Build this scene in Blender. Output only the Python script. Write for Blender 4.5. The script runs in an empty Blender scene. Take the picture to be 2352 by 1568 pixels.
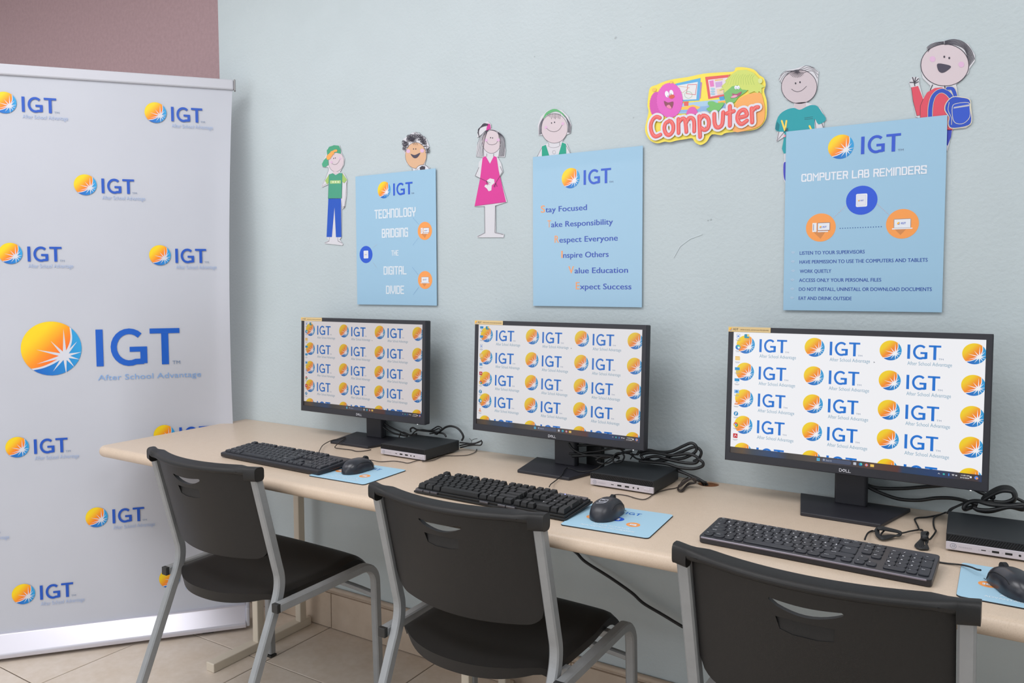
import bpy, bmesh, math, random
from mathutils import Vector, Matrix
from mathutils.geometry import tessellate_polygon
random.seed(7)
C = bpy.context.scene
COL = C.collection
PI = math.pi

# ------------------------------------------------------------------ camera
F_PX = 1788.93; PX, PY = 1176 - 28.476, 784 - 31.107
CAM = Vector((2.2344, -2.0593, 1.2766))
R_ = Vector((0.8442, 0.5360, -0.0042)).normalized()
FW = Vector((-0.5353, 0.8427, -0.0573)).normalized()
U_ = R_.cross(FW).normalized()
R_ = FW.cross(U_).normalized()
cam = bpy.data.cameras.new('camera'); co = bpy.data.objects.new('camera', cam); COL.objects.link(co)
cam.sensor_width = 36; cam.lens = F_PX / 2352 * 36
cam.shift_x = 28.476 / 2352; cam.shift_y = -31.107 / 2352
cam.clip_start = 0.05
M = Matrix.Identity(4)
for i in range(3):
    M[i][0] = R_[i]; M[i][1] = U_[i]; M[i][2] = -FW[i]; M[i][3] = CAM[i]
co.matrix_world = M
C.camera = co

# ------------------------------------------------------------------ world, lights, exposure
C.view_settings.view_transform = 'Standard'; C.view_settings.look = 'None'
C.view_settings.exposure = 0.0; C.view_settings.gamma = 1.0
C.view_settings.use_curve_mapping = False
w = bpy.data.worlds.new('world'); C.world = w; w.use_nodes = True
w.node_tree.nodes['Background'].inputs[0].default_value = (0.88, 0.94, 1.0, 1)
w.node_tree.nodes['Background'].inputs[1].default_value = 0.74
def area(x, y, z, sx, sy, power, col, rot=(0, 0, 0)):
    l = bpy.data.lights.new('ceiling_or_fill_light', 'AREA'); l.shape = 'RECTANGLE'; l.size = sx; l.size_y = sy
    l.energy = power; l.color = col
    o = bpy.data.objects.new('ceiling_or_fill_light', l); COL.objects.link(o); o.location = (x, y, z); o.rotation_euler = rot
    return o
area(0.5, -1.70, 2.94, 1.8, 1.2, 37, (0.97, 0.975, 1.0))
area(-1.7, -1.70, 2.94, 1.5, 1.2, 15, (0.97, 0.975, 1.0))
area(2.8, -1.70, 2.94, 1.5, 1.2, 26, (0.97, 0.975, 1.0))
area(-1.0, -4.75, 1.5, 2.6, 1.8, 27, (0.97, 0.975, 1.0), (PI / 2, 0, 0))  # unseen upright fill added behind the camera to brighten under the desk
area(0.9, -4.0, 2.94, 2.4, 1.2, 22, (0.97, 0.975, 1.0))

# ------------------------------------------------------------------ helpers: measuring
def ray(px, py):
    return (FW * F_PX + R_ * (px - PX) - U_ * (py - PY)).normalized()
def at_y(px, py, y=0.0):
    d = ray(px, py); t = (y - CAM.y) / d.y; return CAM + d * t
def at_z(px, py, z=0.74):
    d = ray(px, py); t = (z - CAM.z) / d.z; return CAM + d * t
def lin(c):
    return c / 12.92 if c <= 0.04045 else ((c + 0.055) / 1.055) ** 2.4
def rgb(r, g, b):
    return (lin(r / 255), lin(g / 255), lin(b / 255))

# ------------------------------------------------------------------ helpers: materials
def mat(name, col, rough=0.5, metal=0.0, noise=None, bump=None, spec=0.5, col2=None, coat=0.0, second=None):
    m = bpy.data.materials.new(name); m.use_nodes = True
    nt = m.node_tree; b = nt.nodes['Principled BSDF']
    b.inputs['Base Color'].default_value = (*col, 1); b.inputs['Roughness'].default_value = rough
    b.inputs['Metallic'].default_value = metal; b.inputs['Specular IOR Level'].default_value = spec
    b.inputs['Coat Weight'].default_value = coat
    tc = nt.nodes.new('ShaderNodeTexCoord')
    if noise:
        n = nt.nodes.new('ShaderNodeTexNoise'); n.inputs['Scale'].default_value = noise[0]
        n.inputs['Detail'].default_value = noise[1]; n.inputs['Roughness'].default_value = 0.6
        nt.links.new(tc.outputs['Object'], n.inputs['Vector'])
        cr = nt.nodes.new('ShaderNodeValToRGB'); cr.color_ramp.elements[0].position = noise[2]; cr.color_ramp.elements[1].position = noise[3]
        cr.color_ramp.elements[0].color = (*(col2 or [c * 0.85 for c in col]), 1); cr.color_ramp.elements[1].color = (*col, 1)
        nt.links.new(n.outputs['Fac'], cr.inputs['Fac'])
        out = cr.outputs['Color']
        if second:
            n2 = nt.nodes.new('ShaderNodeTexNoise'); n2.inputs['Scale'].default_value = second[0]; n2.inputs['Detail'].default_value = 3
            nt.links.new(tc.outputs['Object'], n2.inputs['Vector'])
            cr2 = nt.nodes.new('ShaderNodeValToRGB'); cr2.color_ramp.elements[0].position = 0.35; cr2.color_ramp.elements[1].position = 0.65
            cr2.color_ramp.elements[0].color = (*second[1], 1); cr2.color_ramp.elements[1].color = (1, 1, 1, 1)
            nt.links.new(n2.outputs['Fac'], cr2.inputs['Fac'])
            mx = nt.nodes.new('ShaderNodeMix'); mx.data_type = 'RGBA'; mx.blend_type = 'MULTIPLY'; mx.inputs[0].default_value = 1
            nt.links.new(out, mx.inputs[6]); nt.links.new(cr2.outputs['Color'], mx.inputs[7]); out = mx.outputs[2]
        nt.links.new(out, b.inputs['Base Color'])
    if bump:
        n = nt.nodes.new('ShaderNodeTexNoise'); n.inputs['Scale'].default_value = bump[0]; n.inputs['Detail'].default_value = 4
        nt.links.new(tc.outputs['Object'], n.inputs['Vector'])
        bp = nt.nodes.new('ShaderNodeBump'); bp.inputs['Strength'].default_value = bump[1]; bp.inputs['Distance'].default_value = bump[2]
        nt.links.new(n.outputs['Fac'], bp.inputs['Height']); nt.links.new(bp.outputs['Normal'], b.inputs['Normal'])
    return m
def attr_mat(name, rough=0.45, emit=None, tint=(1, 1, 1), coat=0.0):
    m = bpy.data.materials.new(name); m.use_nodes = True; nt = m.node_tree; b = nt.nodes['Principled BSDF']
    a = nt.nodes.new('ShaderNodeAttribute'); a.attribute_name = 'Col'
    b.inputs['Roughness'].default_value = rough; b.inputs['Coat Weight'].default_value = coat
    b.inputs['Coat Roughness'].default_value = 0.25
    if emit:
        b.inputs['Base Color'].default_value = (0.01, 0.01, 0.01, 1)
        mx = nt.nodes.new('ShaderNodeMix'); mx.data_type = 'RGBA'; mx.blend_type = 'MULTIPLY'; mx.inputs[0].default_value = 1
        mx.inputs[7].default_value = (*tint, 1)
        nt.links.new(a.outputs['Color'], mx.inputs[6]); nt.links.new(mx.outputs[2], b.inputs['Emission Color'])
        b.inputs['Emission Strength'].default_value = emit
    else:
        nt.links.new(a.outputs['Color'], b.inputs['Base Color'])
    return m
WALL = mat('wall_paint', rgb(195, 205, 209), 0.42, noise=(1.2, 5, .3, .7), col2=rgb(191, 202, 205), bump=(95, .30, .004), spec=.45,
           second=(7, (.975, .975, .975)))
BROWN = mat('brown_paint', rgb(182, 152, 156), 0.7, noise=(60, 3, .3, .7), col2=rgb(172, 143, 146), bump=(200, .3, .003))
CEIL = mat('ceiling_paint', (.75, .75, .74), .8)
TILE = mat('floor_tile', rgb(222, 210, 198), 0.38, noise=(9, 6, .35, .7), col2=rgb(213, 198, 182), spec=.4, second=(45, (.95, .94, .92)))
BTILE = mat('base_tile', rgb(204, 186, 168), 0.38, noise=(12, 6, .35, .7), col2=rgb(192, 173, 154), spec=.4)
GROUT = mat('grout', rgb(92, 78, 66), .9)
LAM = mat('laminate', rgb(210, 190, 170), 0.36, noise=(420, 3, .36, .5), col2=rgb(202, 182, 161), spec=.4, second=(60, (.975, .97, .965)))
LEGP = mat('cream_paint', rgb(214, 203, 186), .45, noise=(40, 4, .25, .32), col2=rgb(170, 155, 135))
ALU = mat('aluminium', rgb(200, 200, 208), .55, metal=.1)
STEEL = mat('grey_steel_paint', rgb(152, 154, 156), .4, metal=.15, noise=(30, 3, .3, .7), col2=rgb(145, 147, 149), bump=(700, .15, .0006))
PLAST = mat('black_chair_plastic', rgb(28, 27, 27), .5, bump=(900, .35, .0006), spec=.4)
CAPM = mat('black_cap', rgb(38, 38, 38), .5)
MONB = mat('monitor_black', rgb(42, 42, 49), .48, bump=(1500, .3, .0003))
BLK = mat('black_plastic', rgb(38, 39, 43), .42, bump=(1200, .2, .0003))
PCTOP = mat('computer_case_black', rgb(32, 36, 40), .5, bump=(900, .5, .0005))
DARK = mat('dark_hollow', rgb(16, 16, 18), .7)
SILV = mat('silver_plastic', rgb(206, 200, 208), .38, metal=.15)
KEYM = mat('keycap_black', rgb(38, 40, 47), .45)
KEYM2 = mat('tall_keycap_black', rgb(26, 27, 29), .5)
KBODY = mat('keyboard_body', rgb(38, 38, 44), .36)
KHIGHLIGHT = mat('painted_edge_highlight', rgb(132, 126, 138), .3, metal=.2)
CLEAR = mat('clear_plate', rgb(66, 65, 72), .25, spec=.6)
CORD = mat('cord_rubber', rgb(30, 31, 33), .45)
CORDB = mat('cord_brownish', rgb(52, 42, 38), .5)
MOUSE = mat('mouse_black', rgb(38, 40, 48), .28, spec=.6)
MOUSE2 = mat('mouse_matte', rgb(44, 45, 52), .36)
RUBBER = mat('pad_rubber', rgb(30, 32, 36), .8)
WOODC = mat('chipboard', rgb(150, 92, 48), .8, noise=(300, 3, .4, .6), col2=rgb(105, 62, 34))
BANW = mat('banner_cloth', rgb(200, 202, 211), .42, noise=(2, 3, .3, .7), col2=rgb(196, 198, 207), spec=.3)
PRINT = attr_mat('printed_ink', .5)
GLOSS = attr_mat('printed_gloss', .38, coat=.35)
LEDW = attr_mat('led_light', .4, emit=1.2)
SCR = {1: attr_mat('screen_dim', .3, emit=.60, tint=(1.0, .93, .92)),
       2: attr_mat('screen_mid', .3, emit=.70, tint=(1.0, .98, .99)),
       3: attr_mat('screen_bright', .3, emit=.86, tint=(.985, .985, 1.0))}

# ------------------------------------------------------------------ helpers: objects
def empty(name, loc, rz=0.0, label=None, cat=None, group=None, rx=0.0):
    o = bpy.data.objects.new(name, None); COL.objects.link(o); o.empty_display_size = .05
    o.location = loc; o.rotation_euler = (rx, 0, rz)
    tag(o, label, cat, group)
    return o
def tag(o, label=None, cat=None, group=None, kind=None):
    if label: o['label'] = label
    if cat: o['category'] = cat
    if group: o['group'] = group
    if kind: o['kind'] = kind
    return o
def mtx(o):
    return Matrix.Translation(o.location) @ o.rotation_euler.to_matrix().to_4x4()
def mk(name, bm, mats, parent=None, world=False, smooth=None, label=None):
    me = bpy.data.meshes.new(name)
    if world and parent is not None: bm.transform(mtx(parent).inverted())
    bm.normal_update()
    if smooth is not None:
        for f in bm.faces: f.smooth = True
        for e in bm.edges:
            if len(e.link_faces) == 2 and e.calc_face_angle(0) > smooth: e.smooth = False
    bm.to_mesh(me); bm.free()
    for m in (mats if isinstance(mats, (list, tuple)) else [mats]): me.materials.append(m)
    o = bpy.data.objects.new(name, me); COL.objects.link(o)
    if parent is not None: o.parent = parent
    if label: o['label'] = label
    return o
def inst(o, parent, M4):
    c = o.copy(); COL.objects.link(c); c.parent = parent; c.matrix_local = M4
    return c
def copy_tree(root, loc, rz, label):
    r = root.copy(); COL.objects.link(r); r.location = loc; r.rotation_euler = (0, 0, rz); r['label'] = label
    for ch in list(root.children):
        c = ch.copy(); COL.objects.link(c); c.parent = r
        for g in list(ch.children):
            d = g.copy(); COL.objects.link(d); d.parent = c
    return r
def BM(): return bmesh.new()
def box(bm, x0, x1, y0, y1, z0, z1, bev=0.0, seg=2, mi=0, Mx=None):
    b = bmesh.new(); r = bmesh.ops.create_cube(b, size=1)
    for v in b.verts:
        v.co = Vector((x0 + (v.co.x + .5) * (x1 - x0), y0 + (v.co.y + .5) * (y1 - y0), z0 + (v.co.z + .5) * (z1 - z0)))
    if bev > 0: bmesh.ops.bevel(b, geom=list(b.edges), offset=bev, segments=seg, profile=.5, affect='EDGES')
    if Mx is not None: b.transform(Mx)
    add(bm, b, mi)
def add(bm, b, mi=0):
    vm = {v: bm.verts.new(v.co) for v in b.verts}
    for f in b.faces:
        try:
            g = bm.faces.new([vm[v] for v in f.verts]); g.material_index = mi; g.smooth = f.smooth
        except ValueError: pass
    b.free()
def prism(bm, pts, h0, h1, axis='z', mi=0, bev=0):
    """pts: 2D outline; extruded along axis between h0 and h1"""
    b = bmesh.new()
    def P(p, h):
        return {'z': (p[0], p[1], h), 'y': (p[0], h, p[1]), 'x': (h, p[0], p[1])}[axis]
    A = [b.verts.new(P(p, h0)) for p in pts]; B = [b.verts.new(P(p, h1)) for p in pts]
    n = len(pts)
    for i in range(n): b.faces.new((A[i], A[(i + 1) % n], B[(i + 1) % n], B[i]))
    b.faces.new(A[::-1]); b.faces.new(B)
    bmesh.ops.recalc_face_normals(b, faces=list(b.faces))
    if bev: bmesh.ops.bevel(b, geom=[e for e in b.edges], offset=bev, segments=2, profile=.5, affect='EDGES')
    add(bm, b, mi)
def cat(pts, n=6, closed=False):
    P = [Vector(p) for p in pts]; out = []
    N = len(P)
    rng = range(N if closed else N - 1)
    for i in rng:
        if closed: a, b, c, d = P[(i - 1) % N], P[i], P[(i + 1) % N], P[(i + 2) % N]
        else: a, b, c, d = P[max(i - 1, 0)], P[i], P[i + 1], P[min(i + 2, N - 1)]
        for k in range(n):
            t = k / n
            out.append(0.5 * ((2 * b) + (c - a) * t + (2 * a - 5 * b + 4 * c - d) * t * t + (3 * b - a - 3 * c + d) * t ** 3))
    if not closed: out.append(P[-1])
    return out
def sweep(bm, path, prof, up=Vector((0, 0, 1)), mi=0, closed=False, smooth=True):
    P = [Vector(p) for p in path]; n = len(P); rings = []
    nrm = None
    for i in range(n):
        if closed: t = (P[(i + 1) % n] - P[i - 1]).normalized()
        else: t = (P[min(i + 1, n - 1)] - P[max(i - 1, 0)]).normalized()
        if nrm is None:
            nrm = up - t * up.dot(t)
            if nrm.length < 1e-4: nrm = Vector((0, 1, 0)) - t * t.y
        else: nrm = nrm - t * nrm.dot(t)
        nrm.normalize(); bi = t.cross(nrm)
        rings.append([bm.verts.new(P[i] + bi * a + nrm * b) for a, b in prof])
    k = len(prof)
    for i in range(n if closed else n - 1):
        A, B = rings[i], rings[(i + 1) % n]
        for j in range(k):
            f = bm.faces.new((A[j], A[(j + 1) % k], B[(j + 1) % k], B[j])); f.material_index = mi; f.smooth = smooth
    if not closed:
        bm.faces.new(rings[0][::-1]).material_index = mi; bm.faces.new(rings[-1]).material_index = mi
def circ(r, k=8): return [(r * math.cos(2 * PI * i / k), r * math.sin(2 * PI * i / k)) for i in range(k)]
def rrect(w, h, r, k=3):
    out = []
    for cx, cy, a0 in ((w / 2 - r, h / 2 - r, 0), (-w / 2 + r, h / 2 - r, PI / 2), (-w / 2 + r, -h / 2 + r, PI), (w / 2 - r, -h / 2 + r, 1.5 * PI)):
        for i in range(k): a = a0 + PI / 2 * i / (k - 1); out.append((cx + r * math.cos(a), cy + r * math.sin(a)))
    return out
def cord(bm, pts, r, n=7, k=8, mi=0): sweep(bm, cat(pts, n), circ(r, k), mi=mi)
def cyl(bm, c, r, h, axis='z', k=20, mi=0, r2=None):
    b = bmesh.new(); bmesh.ops.create_cone(b, cap_ends=True, segments=k, radius1=r, radius2=r if r2 is None else r2, depth=h)
    if axis == 'y': b.transform(Matrix.Rotation(PI / 2, 4, 'X'))
    if axis == 'x': b.transform(Matrix.Rotation(PI / 2, 4, 'Y'))
    b.transform(Matrix.Translation(c)); add(bm, b, mi)
def boolean(o, cutters):
    for c in cutters:
        m = o.modifiers.new('cut', 'BOOLEAN'); m.operation = 'DIFFERENCE'; m.object = c; m.solver = 'EXACT'
    bpy.context.view_layer.update()
    dg = bpy.context.evaluated_depsgraph_get()
    me = bpy.data.meshes.new_from_object(o.evaluated_get(dg)); nm = o.data.name
    o.modifiers.clear(); old = o.data; o.data = me; bpy.data.meshes.remove(old); me.name = nm
    for c in cutters: bpy.data.objects.remove(c, do_unlink=True)

# ------------------------------------------------------------------ helpers: flat artwork
_txt = {}
def text_tris(s, off=0.0):
    k = (s, off)
    if k in _txt: return _txt[k]
    cu = bpy.data.curves.new('t', 'FONT'); cu.body = s; cu.size = 1; cu.resolution_u = 3; cu.offset = off
    o = bpy.data.objects.new('t', cu); COL.objects.link(o)
    bpy.context.view_layer.update()
    me = bpy.data.meshes.new_from_object(o.evaluated_get(bpy.context.evaluated_depsgraph_get()))
    me.calc_loop_triangles()
    V = [(v.co.x, v.co.y) for v in me.vertices]; T = [tuple(t.vertices) for t in me.loop_triangles]
    bpy.data.objects.remove(o, do_unlink=True); bpy.data.curves.remove(cu); bpy.data.meshes.remove(me)
    xs = [v[0] for v in V] or [0]; x0, x1 = min(xs), max(xs)
    _txt[k] = (V, T, x0, x1)
    return _txt[k]
YEL, ORG, RED = rgb(252, 216, 16), rgb(253, 150, 24), rgb(250, 92, 40)
BL1, BL2 = rgb(40, 160, 220), rgb(0, 100, 196)
def mix(a, b, t):
    t = max(0, min(1, t)); return tuple(a[i] + (b[i] - a[i]) * t for i in range(3))
class Draw:
    """flat printed artwork: coloured triangles in layers on a local plane"""
    def __init__(s, fmap, clip=None): s.f = fmap; s.T = []; s.L = 0; s.m = 0; s.clip = clip
    def tri(s, a, b, c, ca, cb, cc):
        P = [(*a, *ca), (*b, *cb), (*c, *cc)]
        if s.clip:
            x0, x1, y0, y1 = s.clip
            for ax, lim, sg in ((0, x0, 1), (0, x1, -1), (1, y0, 1), (1, y1, -1)):
                Q = []
                for i in range(len(P)):
                    p, q = P[i], P[(i + 1) % len(P)]
                    dp, dq = (p[ax] - lim) * sg, (q[ax] - lim) * sg
                    if dp >= 0: Q.append(p)
                    if (dp >= 0) != (dq >= 0):
                        t = dp / (dp - dq); Q.append(tuple(p[j] + (q[j] - p[j]) * t for j in range(5)))
                P = Q
                if len(P) < 3: return
        s.T.append((P, s.L, s.m))
    def poly(s, pts, col, up=True):
        if up: s.L += 1
        s.m += 1
        cf = col if callable(col) else (lambda x, y: col)
        P = [Vector((p[0], p[1], 0)) for p in pts]
        for t in tessellate_polygon([P]):
            q = [P[i] for i in t]
            s.tri(*[(v.x, v.y) for v in q], *[cf(v.x, v.y) for v in q])
    def convex(s, pts, cf, rings=3):
        s.L += 1
        cx = sum(p[0] for p in pts) / len(pts); cy = sum(p[1] for p in pts) / len(pts)
        n = len(pts); R = [[(cx + (p[0] - cx) * k / rings, cy + (p[1] - cy) * k / rings) for p in pts] for k in range(1, rings + 1)]
        for i in range(n):
            j = (i + 1) % n
            s.tri((cx, cy), R[0][i], R[0][j], cf(cx, cy), cf(*R[0][i]), cf(*R[0][j]))
            for k in range(rings - 1):
                a, b, c, d = R[k][i], R[k + 1][i], R[k + 1][j], R[k][j]
                s.tri(a, b, c, cf(*a), cf(*b), cf(*c)); s.tri(a, c, d, cf(*a), cf(*c), cf(*d))
    def ell(s, x, y, rx, ry, col, rot=0, k=28, up=True):
        c, q = math.cos(rot), math.sin(rot)
        s.poly([(x + rx * math.cos(a) * c - ry * math.sin(a) * q, y + rx * math.cos(a) * q + ry * math.sin(a) * c) for a in [2 * PI * i / k for i in range(k)]], col, up)
    def rect(s, x0, x1, y0, y1, col, r=0, up=True):
        if r: s.poly([((x0 + x1) / 2 + a, (y0 + y1) / 2 + b) for a, b in rrect(x1 - x0, y1 - y0, r, 4)], col, up)
        else: s.poly([(x0, y0), (x1, y0), (x1, y1), (x0, y1)], col, up)
    def stroke(s, pts, w, col, closed=False, up=True, cap=True):
        """one ribbon with mitred corners and round ends"""
        if up: s.L += 1
        s.m += 1; P = []
        for p in pts:
            if not P or math.hypot(p[0] - P[-1][0], p[1] - P[-1][1]) > w * .02: P.append((p[0], p[1]))
        if closed and math.hypot(P[0][0] - P[-1][0], P[0][1] - P[-1][1]) <= w * .02: P.pop()
        n = len(P)
        if n < 2: return
        def d(a, b): l = math.hypot(b[0] - a[0], b[1] - a[1]) or 1; return ((b[0] - a[0]) / l, (b[1] - a[1]) / l)
        A, B = [], []
        for i in range(n):
            d0 = d(P[i - 1], P[i]) if (closed or i > 0) else d(P[0], P[1])
            d1 = d(P[i], P[(i + 1) % n]) if (closed or i < n - 1) else d0
            mx_, my_ = -(d0[1] + d1[1]), d0[0] + d1[0]; l = math.hypot(mx_, my_)
            if l < .35: mx_, my_, k = -d0[1], d0[0], 1.0
            else: mx_, my_ = mx_ / l, my_ / l; k = min(1 / max(mx_ * -d0[1] + my_ * d0[0], .3), 2.2)
            A.append((P[i][0] + mx_ * w / 2 * k, P[i][1] + my_ * w / 2 * k)); B.append((P[i][0] - mx_ * w / 2 * k, P[i][1] - my_ * w / 2 * k))
        for i in range(n if closed else n - 1):
            j = (i + 1) % n; s.m += 1
            s.tri(A[i], B[i], B[j], col, col, col); s.tri(A[i], B[j], A[j], col, col, col)
        if cap and not closed:
            for c, dr in ((P[0], d(P[1], P[0])), (P[-1], d(P[-2], P[-1]))):
                a0 = math.atan2(dr[1], dr[0]) - PI / 2
                q = [(c[0] + w / 2 * math.cos(a0 + PI * k / 6), c[1] + w / 2 * math.sin(a0 + PI * k / 6)) for k in range(7)]
                for k in range(6): s.tri(c, q[k], q[k + 1], col, col, col)
    def text(s, t, x0, y0, w, col, h=None, off=0.0, slope=0.0):
        """baseline start x0,y0; width w; cap height h"""
        V, T, a, b = text_tris(t, 0.0); s.L += 1
        sx = w / (b - a); sy = h / 0.70 if h else sx
        f = lambda i: (x0 + (V[i][0] - a) * sx, y0 + V[i][1] * sy + slope * (V[i][0] - a) * sx)
        for dx in ([-off, off, 0] if off else [0]):
            s.m += 1
            for t3 in T: s.tri(*[(f(i)[0] + dx * sx * 1.2, f(i)[1]) for i in t3], col, col, col)
    def block(s, t, x0, x1, y0, h, col, th=.17, slope=0.0):
        G = {'T': [[(0, 6), (4, 6)], [(2, 6), (2, 0)]], 'E': [[(4, 6), (0, 6), (0, 0), (4, 0)], [(0, 3), (3.2, 3)]],
             'C': [[(4, 4.6), (4, 6), (.6, 6), (0, 5.4), (0, .6), (.6, 0), (4, 0), (4, 1.4)]], 'H': [[(0, 0), (0, 6)], [(4, 0), (4, 6)], [(0, 3), (4, 3)]],
             'N': [[(0, 0), (0, 6), (3.4, 6), (4, 5.4), (4, 0)]], 'O': [[(0, .6), (.6, 0), (3.4, 0), (4, .6), (4, 5.4), (3.4, 6), (.6, 6), (0, 5.4), (0, .6)]],
             'L': [[(0, 6), (0, 0), (4, 0)]], 'G': [[(4, 5), (4, 6), (.6, 6), (0, 5.4), (0, .6), (.6, 0), (4, 0), (4, 3), (2.4, 3)]],
             'Y': [[(0, 6), (0, 3.6), (.6, 3), (3.4, 3), (4, 3.6), (4, 6)], [(2, 3), (2, 0)]], 'B': [[(0, 0), (0, 6), (3.4, 6), (3.6, 3.2), (0, 3)], [(3.6, 3), (4, 2.4), (4, .6), (3.4, 0), (0, 0)]],
             'R': [[(0, 0), (0, 6), (3.4, 6), (4, 5.4), (4, 3), (0, 3)], [(2.6, 3), (4, 0)]], 'I': [[(0, 0), (0, 6)]],
             'D': [[(0, 0), (0, 6), (3.2, 6), (4, 5.2), (4, .8), (3.2, 0), (0, 0)]], 'V': [[(0, 6), (0, 2.4), (2, 0), (4, 2.4), (4, 6)]],
             'A': [[(0, 0), (0, 5.4), (.6, 6), (3.4, 6), (4, 5.4), (4, 0)], [(0, 2.6), (4, 2.6)]], 'M': [[(0, 0), (0, 6), (2.5, 3), (5, 6), (5, 0)]],
             'P': [[(0, 0), (0, 6), (3.4, 6), (4, 5.4), (4, 2.8), (0, 2.8)]], 'U': [[(0, 6), (0, .6), (.6, 0), (3.4, 0), (4, .6), (4, 6)]],
             'S': [[(4, 5), (4, 6), (0, 6), (0, 3.3), (4, 2.7), (4, 0), (0, 0), (0, 1)]], ' ': []}
        wd = {'I': 0, 'M': 5, ' ': 1.2}; gap = 2.0; tot = sum(wd.get(c, 4) for c in t) + gap * (len(t) - 1)
        sx = (x1 - x0) / tot; sy = h / 6; x = 0; s.L += 1; W = h * th
        for c in t:
            for pl in G[c]:
                q = [(x0 + (x + a) * sx, y0 + b * sy + slope * (x + a) * sx) for a, b in pl]
                cl = q[0] == q[-1] and len(q) > 2
                if not cl:   # square ends
                    for e, f_ in ((0, 1), (-1, -2)):
                        dx, dy = q[e][0] - q[f_][0], q[e][1] - q[f_][1]; l = math.hypot(dx, dy); q[e] = (q[e][0] + dx / l * W * .5, q[e][1] + dy / l * W * .5)
                s.stroke(q[:-1] if cl else q, W, col, closed=cl, up=False, cap=False)
            x += wd.get(c, 4) + gap
    def sun(s, x, y, R, white=(.9, .9, .9)):
        r = lambda a, b: (x + a * R, y + b * R)
        n = 36
        circle = [r(math.cos(2 * PI * i / n), math.sin(2 * PI * i / n)) for i in range(n)]
        s.convex(circle, lambda u, v: mix(BL2, BL1, ((u - x) / R * .5 + .5 + (v - y) / R * .3)), 2)
        edge = [(.62, .78), (.64, .40), (.56, .08), (.36, -.26), (.02, -.50), (-.34, -.66), (-.68, -.73)]
        E2 = [(p.x, p.y) for p in cat([(a, b, 0) for a, b in edge], 4)]
        arc = [(math.cos(a), math.sin(a)) for a in [math.radians(227.0 - (227.0 - 51.5) * i / 26) for i in range(27)]]
        wh = [r(a * 1.0 + .055, b - .055) for a, b in E2]
        s.poly([r(*p) for p in E2] + wh[::-1], white)
        s.convex([r(*p) for p in E2] + [r(*p) for p in arc],
                 lambda u, v: (lambda t: mix(YEL, ORG, t * 2) if t < .5 else mix(ORG, RED, (t - .5) * 2))(((u - x) / R * .60 - (v - y) / R * .60) + .56), 4)
        s.L += 1
        cx, cy = .43, -.28
        for a, b in ((.42, .72), (-.02, .28), (-.50, -.03), (-.50, -.56), (.02, -.86), (.46, -1.0), (.74, -.72), (.93, -.44), (1.0, -.16), (.86, .24)):
            dx, dy = a - cx, b - cy; l = math.hypot(dx, dy); nx, ny = -dy / l * .066, dx / l * .066
            s.poly([r(cx + nx, cy + ny), r(cx - nx, cy - ny), r(a, b)], white, False)
        s.ell(*r(cx, cy), .125 * R, .125 * R, white, k=12, up=False)
    def igt(s, x, y, h, w, col):
        """three letters: left x, baseline y, cap height h, total width w"""
        s.L += 1; tv = h * .175; t = h * .145
        s.rect(x, x + tv, y, y + h, col, up=False)
        gx, rx = x + w * .390, w * .225 - tv / 2
        pts = []
        for i in range(19):
            a = math.radians(46 + i * 14.6); pts.append((gx + rx * math.cos(a), y + h / 2 + (h / 2 - t / 2 + .01 * h) * math.sin(a)))
        pts[-1] = (gx + rx * .93, y + t * .72)
        s.stroke(pts, t * 1.05, col, up=False, cap=False)
        s.rect(gx + rx * .93 - tv * .5, gx + rx * .93 + tv * .5, y + h * .05, y + h * .51, col, up=False)
        s.rect(gx + rx * .02, gx + rx * .93 + tv * .5, y + h * .51 - t * .95, y + h * .51, col, up=False)
        tx0, tx1 = x + w * .638, x + w
        s.rect(tx0, tx1, y + h - t * .95, y + h, col, up=False)
        s.rect((tx0 + tx1) / 2 - tv * .52, (tx0 + tx1) / 2 + tv * .52, y, y + h, col, up=False)
    def logo(s, x, y, R, white=(.9, .9, .9), tagcol=None, ix=1.55, blue=rgb(8, 84, 190), tm=True):
        s.sun(x, y, R, white)
        s.igt(x + ix * R, y - .76 * R, 1.42 * R, 2.92 * R, blue)
        if tm: s.text('TM', x + (ix + 2.72) * R, y - .76 * R, .42 * R, rgb(120, 140, 170), h=.17 * R)
        if tagcol: s.text('After School Advantage', x + (ix + .03) * R, y - 1.36 * R, 3.85 * R, tagcol, h=.37 * R)
    def make(s, name, m, parent=None, step=.00008, base=0.0, label=None, local=False):
        V = []; F = []; Cc = []
        mm = 0 if step < .00002 else 3e-6
        for P, L, mi_ in s.T:
            i0 = len(V)
            for p in P: V.append(s.f(p[0], p[1], base + L * step + mi_ * mm)); Cc += [p[2], p[3], p[4], 1.0]
            F.append(tuple(range(i0, i0 + len(P))))
        me = bpy.data.meshes.new(name); me.from_pydata(V, [], F)
        if parent is not None and not local: me.transform(mtx(parent).inverted())
        a = me.color_attributes.new('Col', 'FLOAT_COLOR', 'POINT'); a.data.foreach_set('color', Cc)
        me.materials.append(m)
        o = bpy.data.objects.new(name, me); COL.objects.link(o)
        if parent is not None: o.parent = parent
        if label: o['label'] = label
        return o

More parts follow.
